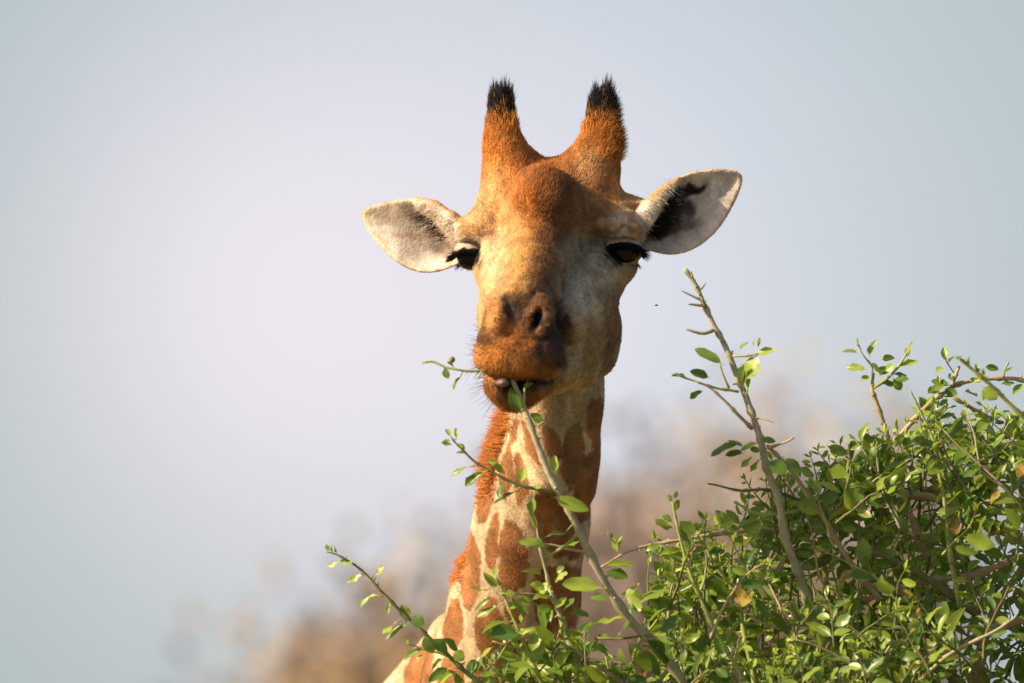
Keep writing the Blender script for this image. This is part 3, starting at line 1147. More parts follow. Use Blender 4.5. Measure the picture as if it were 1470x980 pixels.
def smooth_path(ctrl, n):
    """Catmull-Rom through control points"""
    c = np.asarray(ctrl, float)
    c = np.concatenate([2 * c[:1] - c[1:2], c, 2 * c[-1:] - c[-2:-1]])
    out = []
    m = len(c) - 3
    for t in np.linspace(0, m - 1e-6, n):
        i = int(t)
        f = t - i
        p0, p1, p2, p3 = c[i:i + 4]
        out.append(0.5 * (2 * p1 + (p2 - p0) * f + (2 * p0 - 5 * p1 + 4 * p2 - p3) * f * f + (3 * p1 - p0 - 3 * p2 + p3) * f ** 3))
    return np.array(out)


# ------------------------------------------------------------------ far trees
def bark_material(name, c1, c2, scale=30.0):
    m = material(name, rough=0.85, spec=0.15)
    t = m.node_tree
    tc_ = N(t, 'ShaderNodeTexCoord')
    n1 = N(t, 'ShaderNodeTexNoise', i_Scale=scale, i_Detail=7.0, i_Roughness=0.7)
    t.links.new(tc_.outputs['Object'], n1.inputs['Vector'])
    r = N(t, 'ShaderNodeMapRange')
    t.links.new(n1.outputs[0], r.inputs[0])
    r.inputs[1].default_value = 0.3
    r.inputs[2].default_value = 0.7
    c = mixc(t, r.outputs[0], c1, c2)
    t.links.new(c, t.nodes['Principled BSDF'].inputs['Base Color'])
    bp = N(t, 'ShaderNodeBump', i_Strength=0.5, i_Distance=0.002)
    t.links.new(n1.outputs[0], bp.inputs['Height'])
    t.links.new(bp.outputs[0], t.nodes['Principled BSDF'].inputs['Normal'])
    return m


def dry_leaf_material(name, c1, c2):
    m = material(name, rough=0.7, spec=0.2)
    t = m.node_tree
    at_ = N(t, 'ShaderNodeAttribute', attribute_name='tone')
    c = mixc(t, at_.outputs['Fac'], c1, c2)
    t.links.new(c, t.nodes['Principled BSDF'].inputs['Base Color'])
    return m


M_FARBARK = bark_material('grey_brown_bark', (0.17, 0.125, 0.11), (0.28, 0.21, 0.18), 4.0)  # far bark and leaf colours are paled to stand in for distance haze
DRY = [dry_leaf_material('russet_dry_leaf', (0.26, 0.17, 0.095), (0.38, 0.27, 0.16)),
       dry_leaf_material('straw_dry_leaf', (0.32, 0.24, 0.15), (0.44, 0.34, 0.22)),
       dry_leaf_material('brown_dry_leaf', (0.30, 0.225, 0.19), (0.45, 0.36, 0.31))]


def far_tree(px, dist, height, spread, mat, label, seed, dens=1.0, low=0.35):
    rr = random.Random(seed)
    ang = (px - 735) / 1000 / DIST
    x, y = ang * (dist), dist - DIST
    e = empty('bare_tree', (x, y, -0.1), label, 'tree', 'dry trees behind the giraffe')
    wood, crown = Soup(), Soup()
    tips = []

    def grow(p, d, L, r, lev):
        pts = [np.array(p)]
        dd = np.array(d)
        n = 5
        for i in range(n):
            dd = dd + np.array([rr.gauss(0, .16) for _ in range(3)]) + np.array((0, 0, 0.04))
            dd /= np.linalg.norm(dd)
            pts.append(pts[-1] + dd * L / n)
        V, F = tube(pts, np.linspace(r, r * .55, n + 1), 6 if lev < 2 else 4)
        wood.add(V, F)
        if lev >= 3:
            tips.extend(pts[1:])
            return
        k = (4, 4, 4)[lev]
        for j in range(k):
            i = 2 + int(rr.random() * (n - 1)) if j else n
            a = rr.uniform(0, 6.28)
            tilt = rr.uniform(0.5, 1.15)
            side = np.array((math.cos(a), math.sin(a), 0))
            nd = dd * math.cos(tilt) + side * math.sin(tilt)
            nd /= np.linalg.norm(nd)
            grow(pts[min(i, n)], nd, L * rr.uniform(.6, .85), r * .5, lev + 1)
    grow((0, 0, 0), (rr.gauss(0, .08), rr.gauss(0, .08), 1), height * low, height * 0.022, 0)
    top = max(v[2] for V in wood.V for v in V)
    kz = height / top
    kx = spread / np.percentile([abs(v[0]) for V in wood.V for v in V], 99.8)
    for V in wood.V:
        V *= np.array((kx, kx, kz))
    tips = [p * np.array((kx, kx, kz)) for p in tips]
    for p in tips:
        for _ in range(int(22 * dens * rr.uniform(0.2, 1.8))):
            q = p if rr.random() < .4 else p + (rr.choice(tips) - p) * rr.random() * .6
            c = q + np.array([rr.gauss(0, .34), rr.gauss(0, .34), rr.gauss(0, .24)])
            a = np.array([rr.gauss(0, 1) for _ in range(3)])
            a *= rr.uniform(.06, .12) / np.linalg.norm(a)
            b = np.cross(a, [rr.gauss(0, 1) for _ in range(3)])
            b *= rr.uniform(.04, .07) / max(np.linalg.norm(b), 1e-6)
            crown.add([c - a, c + b, c + a, c - b], [(0, 1, 2, 3)], rr.random())
    for nm, sp, mt in (('trunk', wood, M_FARBARK), ('crown', crown, mat)):
        o = bpy.data.objects.new(nm, sp.mesh(nm, mt, smooth=nm == 'trunk', tone=nm == 'crown'))
        COL.objects.link(o)
        o.parent = e
    return e


far_tree(505, 60, 6.0, 0.85, DRY[0], 'lowest russet dry tree, at the left end of the blurred thicket', 3, 1.0, .3)
far_tree(560, 64, 6.7, 1.0, DRY[0], 'blurred russet dry tree second from the left end of the thicket', 9, 1.1, .3)
far_tree(640, 70, 7.6, 1.2, DRY[1], 'blurred straw brown tree just left of the giraffe neck', 8, 0.7, .32)
far_tree(740, 72, 7.2, 1.6, DRY[2], 'brown blurred tree standing behind the base of the giraffe neck', 35, 1.1, .3)
far_tree(890, 66, 7.9, 1.2, DRY[2], 'dark brown blurred tree just right of the giraffe neck', 5, 1.2, .34)
far_tree(1000, 76, 8.0, 1.6, DRY[0], 'hazy brown tree between the dark tree and the tall straw coloured one', 44, 0.7, .34)
far_tree(1100, 74, 9.4, 1.6, DRY[1], 'tallest pale straw coloured blurred tree behind the bush', 14, 0.8, .36)
far_tree(1215, 78, 9.3, 1.3, DRY[1], 'thin pale blurred tree, rightmost behind the bush', 21, 0.6, .36)

# ------------------------------------------------------------------ the browsed shrub
def leaf_material(name, dark, young, under):
    m = bpy.data.materials.new(name)
    m.use_nodes = True
    t = m.node_tree
    b = t.nodes['Principled BSDF']
    b.inputs['Roughness'].default_value = 0.36
    b.inputs['Specular IOR Level'].default_value = 0.45
    at_ = N(t, 'ShaderNodeAttribute', attribute_name='tone')
    tc_ = N(t, 'ShaderNodeTexCoord')
    nz = N(t, 'ShaderNodeTexNoise', i_Scale=90.0, i_Detail=3.0)
    t.links.new(tc_.outputs['Object'], nz.inputs['Vector'])
    old = math_(t, 'GREATER_THAN', at_.outputs['Fac'], 1.2)
    fac = math_(t, 'MINIMUM', at_.outputs['Fac'], 1.0)
    dry_ = math_(t, 'GREATER_THAN', math_(t, 'ADD', nz.outputs[0], math_(t, 'MULTIPLY', old, 0.2)), 0.70)
    top = mixc(t, dry_, mixc(t, old, mixc(t, fac, dark, young), (0.34, 0.27, 0.05)), (0.22, 0.12, 0.04))
    und = mixc(t, fac, under, young)
    gm = N(t, 'ShaderNodeNewGeometry')
    c = mixc(t, gm.outputs['Backfacing'], top, und)
    hs = N(t, 'ShaderNodeHueSaturation')
    t.links.new(c, hs.inputs['Color'])
    t.links.new(math_(t, 'MULTIPLY_ADD', nz.outputs[0], 0.5, 0.75), hs.inputs['Value'])
    t.links.new(hs.outputs[0], b.inputs['Base Color'])
    tr = N(t, 'ShaderNodeBsdfTranslucent')
    t.links.new(mixc(t, 0.6, hs.outputs[0], (0.30, 0.42, 0.03)), tr.inputs[0])
    mx = N(t, 'ShaderNodeMixShader')
    mx.inputs[0].default_value = 0.35
    t.links.new(b.outputs[0], mx.inputs[1])
    t.links.new(tr.outputs[0], mx.inputs[2])
    t.links.new(mx.outputs[0], t.nodes['Material Output'].inputs[0])
    return m


M_LEAF = leaf_material('oval_green_leaf', (0.062, 0.138, 0.024), (0.38, 0.48, 0.062), (0.20, 0.26, 0.088))
M_GSTEM = bark_material('grey_green_stem', (0.24, 0.225, 0.14), (0.46, 0.43, 0.28), 55)
M_WOOD = bark_material('tan_woody_stem', (0.27, 0.195, 0.115), (0.52, 0.41, 0.26), 40)
M_YSTEM = bark_material('young_green_stem', (0.24, 0.28, 0.07), (0.40, 0.42, 0.14), 60)
M_DSTEM = bark_material('dark_green_stem', (0.11, 0.12, 0.05), (0.22, 0.21, 0.09), 60)
STEMS = {'g': M_GSTEM, 'w': M_WOOD, 'y': M_YSTEM, 'd': M_DSTEM}

LT = [(-0.20, .035), (-0.02, .05), (.10, .52), (.28, .88), (.5, 1.0), (.72, .86), (.90, .48), (1.0, .06)]


def leaf_shape(fold, curl, wave, rr):
    """unit leaf along +Y, one long, half-width 0.5, petiole below the origin"""
    V, F = [], []
    ph = rr.uniform(0, 6.28)
    for k, (y, w) in enumerate(LT):
        zc = -curl * max(y, 0) ** 2
        for x in (-1, -0.5, 0, 0.5, 1):
            ax = abs(x) * w * 0.5
            V.append((math.copysign(ax, x) if x else 0.0, y, zc + ax * fold + (wave * math.sin(ph + 9 * y + x) * ax * 0.5 if k > 1 else 0)))
    for i in range(len(LT) - 1):
        for j in range(4):
            a = i * 5 + j
            F.append((a, a + 1, a + 6, a + 5))
    return np.array(V), F


lr = random.Random(77)
NV = 28
VARIANTS = []                                     # (tone, vertices, faces, mesh)
for k in range(NV):
    tone = (k % 12) / 11 if k < 24 else 1.5
    Vl, Fl = leaf_shape(lr.uniform(0.05, 0.42), lr.uniform(-0.12, 0.34), lr.uniform(0, .45), lr)
    s_ = Soup()
    s_.add(Vl, Fl, tone)
    VARIANTS.append((tone, Vl, Fl, s_.mesh('leaf', M_LEAF, tone=True)))

SHRUB = empty('shrub', at(1180, 490, 60), 'leafy green bush with oval leaves and pale stems, beside the giraffe neck', 'bush')
SHRUB.location.z = 0.0
SL = np.array(SHRUB.location)


def leaf_matrix(p0, p1, width, roll):
    y = Vector(p1) - Vector(p0)
    L = max(y.length, 1e-4)
    y.normalize()
    n = Vector((-0.40, -0.72, 0.56))              # blades turn to the light
    n = n - y * n.dot(y)
    if n.length < 0.2:
        n = Vector((0, -1, 0.2))
        n = n - y * n.dot(y)
    n.normalize()
    n = Matrix.Rotation(roll, 3, y) @ n
    x = y.cross(n)
    m = Matrix((x * width, y * L, n * L)).transposed().to_4x4()
    m.translation = Vector(p0)
    return m


LEAVES = []                                       # (matrix, variant, importance)


def leaf(p0, p1, width, tone, roll=0.0, imp=0.0):
    if tone < .7 and imp < .9 and lr.random() < 0.035:
        tone = 1.5
    near = sorted(range(NV), key=lambda k: abs(VARIANTS[k][0] - tone) + lr.random() * 0.12)[0]
    LEAVES.append((leaf_matrix(p0, p1, width, roll), near, imp + (Vector(p1) - Vector(p0)).length * width))


def wobble(pts, amp, seed):
    return np.array([p + np.array(mnoise.noise_vector(Vector(p) * 18 + Vector((seed, 0, 0)))) * amp for p in pts])


def branch(ctrl, r0, r1, kind, name='branch', nodes=True, parent=None, n=None):
    """stem through photo points (u, v, w), radii in millimetres from the first to the last point"""
    par = parent or SHRUB
    W = [np.array(at(*c)) for c in ctrl]
    n = n or max(5, len(ctrl) * 4)
    P = smooth_path(W, n)
    P = wobble(P, 0.0026, len(ctrl) * 3.1 + ctrl[0][0])
    rad = np.linspace(r0, r1, n) / 1000
    if nodes:
        rad = rad * np.array([1 + (0.42 if (i * 7 + int(ctrl[0][0])) % 5 == 0 else 0) + lr.uniform(-.05, .05) for i in range(n)])
    V, F = tube(P, rad, 8)
    s_ = Soup()
    s_.add(V, F)
    # short spurs at the nodes
    if nodes and r0 + r1 > 4:
        for i in range(2, n - 1):
            if lr.random() < 0.5:
                d = np.array([lr.gauss(0, 1) for _ in range(3)])
                d /= np.linalg.norm(d)
                V2, F2 = tube([P[i], P[i] + d * (rad[i] + lr.uniform(.001, .005))], [rad[i] * .5, rad[i] * .25], 5)
                s_.add(V2, F2)
    o = bpy.data.objects.new(name, s_.mesh(name, STEMS[kind], origin=np.array(par.location)))
    COL.objects.link(o)
    o.parent = par
    return P


def hand(w, rows, spread=14):
    """leaves read off the photograph: base u, v, tip u, v, width, tone"""
    for (u0, v0, u1, v1, wd, tn) in rows:
        dw = lr.uniform(-spread, spread)
        leaf(at(u0, v0, w), at(u1, v1, w + dw), wd / 1000 * 1.3, tn, lr.uniform(-.5, .5), imp=1.0)


def petioles(w, rows):
    for (u0, v0, u1, v1) in rows:
        branch([(u0, v0, w), (u1, v1, w)], 1.0, 0.8, 'y', 'petiole', False, n=3)


# the long browsed stem that runs into the mouth
branch([(737, 545, 296), (748, 576, 300), (766, 622, 300), (784, 668, 298), (803, 710, 294), (823, 744, 290), (862, 825, 275), (905, 890, 250), (938, 925, 225), (985, 985, 190), (1030, 1080, 150)], 3.6, 7.0, 'g', n=52)
branch([(801, 705, 294), (777, 703, 297), (754, 698, 300), (730, 689, 303), (702, 675, 306), (681, 663, 308), (667, 650, 310), (653, 635, 312), (647, 626, 313)], 2.8, 1.0, 'd', n=30)
hand(306, [(670, 670, 645, 681, 6, .5), (693, 679, 667, 698, 11, .2), (724, 693, 713, 711, 11, .0), (738, 707, 710, 724, 9, .15), (704, 668, 727, 679, 9, .8),
           (702, 662, 714, 664, 6, .6), (748, 690, 752, 672, 12, .75), (766, 715, 758, 757, 16, .3), (767, 698, 776, 701, 4, .6), (648, 638, 633, 635, 5, .8),
           (646, 633, 635, 629, 4, .2), (647, 626, 640, 616, 6, .9), (655, 628, 655, 613, 5, .9), (658, 637, 668, 645, 6, .8), (669, 651, 656, 648, 5, .7)])
petioles(306, [(681, 668, 672, 670), (748, 700, 738, 707), (767, 703, 767, 715), (700, 675, 694, 679), (752, 698, 749, 690), (650, 632, 655, 627)])
hand(298, [(800, 716, 843, 731, 15, .65), (797, 676, 795, 653, 10, .9), (748, 592, 733, 556, 14, .05), (753, 558, 765, 550, 5, .95), (753, 557, 760, 546, 4, .95),
           (762, 594, 780, 606, 10, .4), (785, 770, 812, 757, 12, .35), (782, 783, 749, 771, 13, .4), (815, 783, 832, 779, 10, .55), (858, 843, 807, 840, 19, .85)])
petioles(298, [(795, 690, 797, 676), (858, 843, 870, 846), (812, 762, 822, 752)])
branch([(750, 588, 302), (752, 572, 304), (753, 557, 306)], 1.8, 1.6, 'y', n=5)
branch([(752, 588, 300), (760, 597, 302), (767, 611, 300), (781, 605, 304)], 1.0, 1.2, 'y', n=8)
branch([(832, 766, 288), (808, 786, 290), (782, 800, 292), (780, 783, 294)], 2.4, 1.4, 'y', n=12)
branch([(842, 792, 285), (815, 789, 288), (790, 782, 292), (771, 779, 296)], 2.2, 1.2, 'w', n=12)

# the thin twig reaching out to the left
branch([(470, 791, 222), (484, 796, 222), (506, 809, 221), (526, 825, 220), (544, 845, 219), (562, 863, 218), (578, 881, 216), (594, 895, 214), (616, 915, 212), (638, 937, 208), (656, 953, 204), (677, 970, 200), (720, 1005, 190), (800, 1080, 160)], 1.0, 4.2, 'd', n=52)
branch([(585, 925, 212), (607, 932, 211), (630, 937, 209), (652, 948, 206)], 1.2, 1.6, 'y', n=10)
hand(216, [(488, 806, 470, 815, 5, .8), (488, 804, 506, 810, 7, .85), (520, 824, 499, 837, 6, .8), (540, 825, 551, 812, 7, .9), (540, 854, 512, 869, 8, .7),
           (562, 864, 554, 881, 12, .7), (576, 869, 587, 886, 13, .55), (583, 884, 586, 900, 9, .1), (592, 886, 608, 897, 14, .1), (570, 892, 548, 914, 9, .8),
           (582, 898, 557, 920, 12, .3), (605, 932, 577, 944, 8, .3), (607, 940, 597, 947, 5, .4), (609, 915, 623, 935, 16, .5), (621, 918, 643, 935, 16, .15),
           (635, 917, 657, 936, 13, .1), (652, 937, 666, 946, 14, .6), (635, 947, 620, 958, 6, .7), (641, 959, 616, 980, 12, .1), (655, 965, 628, 978, 11, .7),
           (683, 966, 692, 944, 14, .3), (676, 966, 680, 946, 12, .2), (474, 790, 468, 783, 5, .8), (478, 793, 475, 782, 3, .6), (484, 795, 481, 782, 3, .5), (586, 925, 584, 920, 5, .9)])
petioles(216, [(538, 832, 540, 825), (550, 857, 540, 854), (580, 886, 570, 892), (524, 823, 520, 824)])
for (u, v) in ((508, 803), (485, 801), (510, 821), (504, 806)):
    pass

# stems standing in front of the neck
branch([(769, 748, 220), (779, 802, 215), (786, 832, 210), (792, 854, 206), (804, 884, 202), (815, 914, 198), (827, 942, 190), (845, 985, 180), (880, 1080, 150)], 1.6, 6.5, 'g', n=34)
branch([(711, 826, 240), (723, 852, 238), (737, 884, 236), (753, 923, 232), (769, 960, 228), (790, 1010, 215), (830, 1090, 190)], 1.6, 3.6, 'y', n=26)
branch([(720, 852, 240), (755, 853, 230), (791, 856, 208)], 1.6, 1.8, 'y', n=10)
branch([(706, 921, 240), (728, 927, 238), (752, 931, 232)], 1.2, 1.8, 'y', n=8)
branch([(785, 907, 225), (817, 930, 215), (850, 951, 205), (890, 978, 195), (960, 1040, 170)], 2.0, 3.6, 'w', n=20)
hand(238, [(713, 841, 695, 823, 9, .6), (712, 826, 712, 811, 8, .6), (702, 847, 672, 846, 9, .8), (703, 859, 679, 874, 6, .3), (713, 870, 683, 885, 9, .5),
           (726, 893, 692, 900, 10, .4), (704, 905, 744, 912, 18, .05), (700, 900, 706, 918, 9, .4), (735, 922, 760, 900, 10, .8), (748, 893, 749, 879, 9, .6),
           (722, 852, 738, 848, 9, .4), (728, 872, 745, 868, 9, .7), (757, 882, 735, 858, 9, .3), (765, 860, 790, 848, 12, .4), (745, 861, 762, 866, 13, .6),
           (705, 930, 690, 942, 6, .8), (772, 905, 764, 935, 14, .6), (782, 905, 778, 878, 10, .2), (790, 892, 786, 870, 11, .3), (798, 872, 812, 856, 8, .7),
           (772, 870, 790, 890, 20, .5), (768, 928, 744, 948, 14, .3), (764, 958, 730, 955, 12, .5), (776, 940, 770, 915, 16, .7), (789, 848, 776, 842, 14, .85),
           (782, 845, 762, 838, 12, .9), (776, 825, 752, 817, 6, .6), (800, 822, 808, 812, 8, .4), (800, 830, 816, 822, 8, .8), (797, 836, 808, 828, 7, .6),
           (820, 880, 846, 884, 11, .15), (812, 872, 822, 856, 12, .2), (848, 858, 873, 854, 10, .3), (858, 893, 894, 888, 9, .9), (872, 933, 850, 927, 12, .05)])

# the tall bare stem
branch([(983, 386, 205), (998, 406, 204), (1011, 432, 203), (1026, 468, 202), (1040, 497, 201), (1053, 526, 200), (1068, 566, 198), (1083, 608, 196), (1093, 641, 194), (1105, 680, 185), (1120, 726, 178), (1129, 772, 168), (1145, 818, 152), (1157, 857, 132), (1176, 905, 100), (1205, 980, 70), (1230, 1100, 30)], 3.0, 7.6, 'g', n=76)
for c, r in ((((1008, 431, 206), (978, 417, 212)), 1.7), (((1009, 437, 208), (988, 435, 214)), 2.3), (((1022, 473, 206), (1008, 477, 212), (987, 472, 215)), 2.8),
             (((1007, 415, 206), (1013, 407, 210)), 1.6), (((995, 398, 206), (993, 389, 208)), 1.8), (((1013, 438, 208), (1009, 429, 215)), 2.6), (((1086, 600, 200), (1098, 602, 205), (1111, 607, 206)), 0.9)):
    branch(list(c), r * 1.2, r * .6, 'g', 'spur', False, n=6)
branch([(1059, 562, 204), (1030, 557, 212), (1008, 549, 216), (967, 537, 220)], 2.2, 1.2, 'y', n=16)
branch([(1078, 617, 200), (1060, 597, 208), (1043, 577, 214), (1021, 557, 218), (1001, 549, 222)], 2.8, 1.2, 'w', n=18)
branch([(1048, 559, 204), (1041, 540, 212), (1034, 520, 216)], 1.6, 1.0, 'y', n=8)
branch([(1052, 511, 206), (1070, 511, 212), (1088, 508, 214)], 2.0, 1.4, 'g', n=8)
branch([(1072, 566, 205), (1075, 550, 210), (1077, 536, 212)], 1.2, 0.8, 'y', n=6)
hand(213, [(1034, 520, 998, 498, 12, .15), (1016, 541, 990, 533, 11, .1), (1008, 562, 990, 572, 8, .2), (984, 543, 966, 536, 6, .7), (1063, 502, 1073, 489, 8, .6), (1081, 497, 1083, 485, 5, .5),
           (1088, 497, 1093, 484, 5, .6), (1083, 510, 1116, 505, 13, .95), (1086, 512, 1070, 545, 22, .85), (1064, 526, 1062, 546, 9, .2), (1068, 553, 1069, 522, 7, .95), (1075, 560, 1077, 535, 6, .95),
           (1057, 638, 1021, 656, 14, .1), (1065, 650, 1042, 651, 8, .05), (1086, 636, 1062, 645, 11, .8), (1093, 631, 1114, 631, 8, .2), (1128, 659, 1153, 678, 17, .25), (1106, 662, 1128, 678, 18, .2),
           (1080, 656, 1064, 672, 14, .8), (1090, 660, 1078, 678, 12, .8), (1066, 640, 1047, 630, 5, .3), (1090, 648, 1078, 642, 8, .3)])
branch([(1103, 644, 200), (1128, 635, 206), (1139, 629, 210)], 2.0, 1.2, 'w', n=8)
branch([(1104, 641, 190), (1122, 660, 184), (1142, 682, 178), (1172, 730, 165), (1210, 790, 140), (1260, 860, 110)], 2.6, 4.4, 'w', n=26)

# upper right: twigs against the sky
branch([(1251, 558, 90), (1259, 579, 90), (1268, 608, 88), (1275, 635, 86), (1285, 667, 82), (1300, 720, 70), (1330, 800, 40)], 3.2, 5.0, 'w', n=30)
branch([(1251, 558, 90), (1277, 540, 95), (1299, 513, 98), (1309, 492, 100)], 2.2, 1.0, 'y', n=14)
branch([(1253, 556, 90), (1253, 528, 92), (1240, 511, 96), (1232, 489, 98)], 1.8, .8, 'y', n=14)
hand(96, [(1230, 506, 1210, 502, 8, .7), (1241, 530, 1215, 525, 10, .7), (1249, 510, 1256, 488, 9, .6), (1233, 497, 1233, 484, 6, .9), (1284, 514, 1265, 514, 8, .6), (1290, 526, 1320, 521, 10, .9), (1249, 543, 1234, 543, 7, .7),
          (1283, 537, 1302, 537, 7, .2), (1285, 544, 1304, 543, 8, .15), (1283, 544, 1295, 560, 11, .6), (1267, 551, 1288, 553, 10, .2), (1264, 538, 1272, 524, 12, .1), (1262, 533, 1250, 522, 9, .5), (1256, 536, 1252, 550, 10, .1),
          (1272, 532, 1284, 524, 10, .9), (1306, 500, 1302, 512, 5, .9), (1300, 508, 1310, 490, 5, .9)])
branch([(1285, 632, 60), (1309, 605, 55), (1341, 574, 50), (1368, 555, 45), (1389, 547, 40), (1415, 543, 36), (1442, 543, 32), (1470, 547, 28), (1530, 570, 10)], 3.6, 2.8, 'w', n=36)
branch([(1367, 555, 46), (1371, 540, 50), (1376, 526, 52)], 3.0, 2.0, 'w', n=8)
branch([(1372, 538, 50), (1361, 522, 55), (1357, 512, 57)], 1.2, .8, 'd', n=8)
branch([(1440, 542, 34), (1444, 530, 38), (1449, 520, 40)], 1.6, 1.0, 'w', n=7)
hand(54, [(1357, 516, 1355, 497, 8, .7), (1354, 529, 1341, 533, 8, .6), (1362, 553, 1337, 547, 9, .05), (1354, 552, 1332, 566, 12, .6), (1370, 558, 1362, 570, 14, .1), (1343, 575, 1325, 580, 14, .3), (1362, 520, 1370, 512, 4, .2),
          (1433, 530, 1415, 526, 8, .2), (1442, 535, 1452, 525, 9, .2), (1438, 551, 1456, 551, 8, .5), (1455, 566, 1467, 549, 9, .6), (1412, 557, 1430, 572, 16, .7), (1402, 569, 1386, 561, 9, .15), (1434, 592, 1449, 588, 9, .6),
          (1412, 546, 1388, 545, 6, .7), (1368, 545, 1362, 536, 6, .1)])
branch([(1378, 516, 380), (1397, 532, 376), (1418, 548, 372), (1442, 571, 366), (1470, 600, 360), (1520, 655, 340)], 2.2, 3.6, 'y', n=22)
hand(380, [(1378, 516, 1374, 510, 7, .9), (1390, 527, 1391, 512, 4, .6), (1405, 536, 1401, 520, 5, .4), (1414, 541, 1411, 527, 6, .6)])
branch([(1307, 561, 160), (1320, 585, 158), (1333, 614, 156), (1341, 640, 154), (1349, 678, 150), (1357, 720, 145), (1365, 790, 135), (1378, 870, 120)], 1.4, 3.6, 'y', n=34)
branch([(1368, 569, 20), (1402, 589, 10), (1423, 601, 0)], 2.6, 3.4, 'w', n=12)

# the heavy limbs inside the bush
branch([(1130, 745, -60), (1180, 715, -40), (1220, 697, -20), (1257, 697, -10), (1288, 706, -5), (1321, 712, 0), (1364, 720, -10), (1410, 744, -40), (1490, 790, -90)], 4.0, 8.0, 'w', n=36)
branch([(1217, 787, 130), (1272, 799, 120), (1331, 830, 100), (1400, 880, 60)], 4.0, 6.0, 'd', n=18)
branch([(1240, 862, 60), (1272, 851, 62), (1321, 836, 64), (1395, 824, 60), (1456, 805, 50), (1520, 790, 30)], 3.6, 6.0, 'w', n=24)
branch([(1290, 975, 120), (1325, 951, 120), (1377, 928, 110), (1430, 900, 90), (1500, 880, 60)], 4.0, 6.0, 'w', n=20)
branch([(1459, 885, 260), (1426, 907, 258), (1370, 934, 254), (1318, 980, 245), (1270, 1040, 220)], 2.0, 3.4, 'g', n=24)
branch([(1233, 796, 100), (1269, 855, 90), (1318, 900, 70), (1360, 960, 40), (1390, 1040, 0)], 3.0, 6.5, 'd', n=22)
branch([(1179, 784, 30), (1190, 864, 20), (1205, 960, 0), (1220, 1080, -20)], 3.4, 6.0, 'w', n=20)
branch([(1500, 760, 0), (1470, 815, 0), (1435, 860, 0), (1410, 930, -10), (1390, 1050, -20)], 4.0, 8.0, 'w', n=20)
branch([(966, 720, 230), (982, 796, 226), (1004, 854, 222), (1031, 912, 216), (1071, 980, 206), (1120, 1080, 170)], 1.6, 4.4, 'y', n=34)
branch([(1004, 769, 190), (1022, 802, 188), (1056, 851, 184), (1068, 900, 178), (1085, 980, 165), (1110, 1080, 140)], 1.4, 5.0, 'y', n=30)
branch([(862, 815, 150), (900, 793, 146), (927, 785, 142), (973, 776, 136), (1044, 766, 126), (1105, 760, 110), (1160, 770, 80)], 1.4, 3.4, 'w', n=32)
branch([(1017, 695, 170), (1060, 703, 160), (1100, 702, 150), (1150, 720, 120)], 1.4, 2.6, 'd', n=14)
branch([(1055, 722, 150), (1090, 738, 148), (1130, 738, 140), (1160, 728, 120)], 1.8, 3.0, 'y', n=14)
branch([(958, 892, 150), (962, 850, 148), (975, 815, 145), (1000, 785, 140)], 1.4, 1.2, 'w', n=12)
hand(150, [(886, 792, 878, 764, 7, .8), (890, 788, 890, 768, 7, .7), (868, 770, 860, 764, 5, .8), (872, 768, 872, 758, 5, .8), (871, 813, 910, 808, 9, .65), (871, 822, 902, 830, 17, .1), (897, 859, 920, 839, 14, .5),
           (935, 785, 926, 795, 14, .15), (928, 790, 945, 780, 8, .4), (964, 748, 952, 739, 7, .7), (968, 735, 974, 718, 8, .6), (966, 720, 960, 710, 5, .95), (969, 715, 972, 705, 5, .9), (960, 760, 942, 745, 9, .7), (965, 758, 940, 754, 7, .3),
           (935, 888, 925, 870, 16, .2), (930, 886, 948, 890, 10, .05), (985, 800, 958, 788, 12, .6), (990, 790, 948, 790, 9, .8), (1012, 768, 1048, 735, 10, .5), (1005, 758, 980, 754, 10, .3), (1060, 760, 1092, 742, 12, .6), (1110, 770, 1098, 800, 14, .2), (1075, 770, 1090, 745, 18, .7)])

SHOOT_PARTS = 0
VTOP = ([600, 690, 760, 820, 860, 900, 950, 1000, 1050, 1100, 1150, 1200, 1250, 1300, 1350, 1400, 1470, 1700],
        [1060, 950, 900, 885, 925, 895, 800, 775, 725, 690, 660, 640, 625, 590, 580, 565, 560, 540])


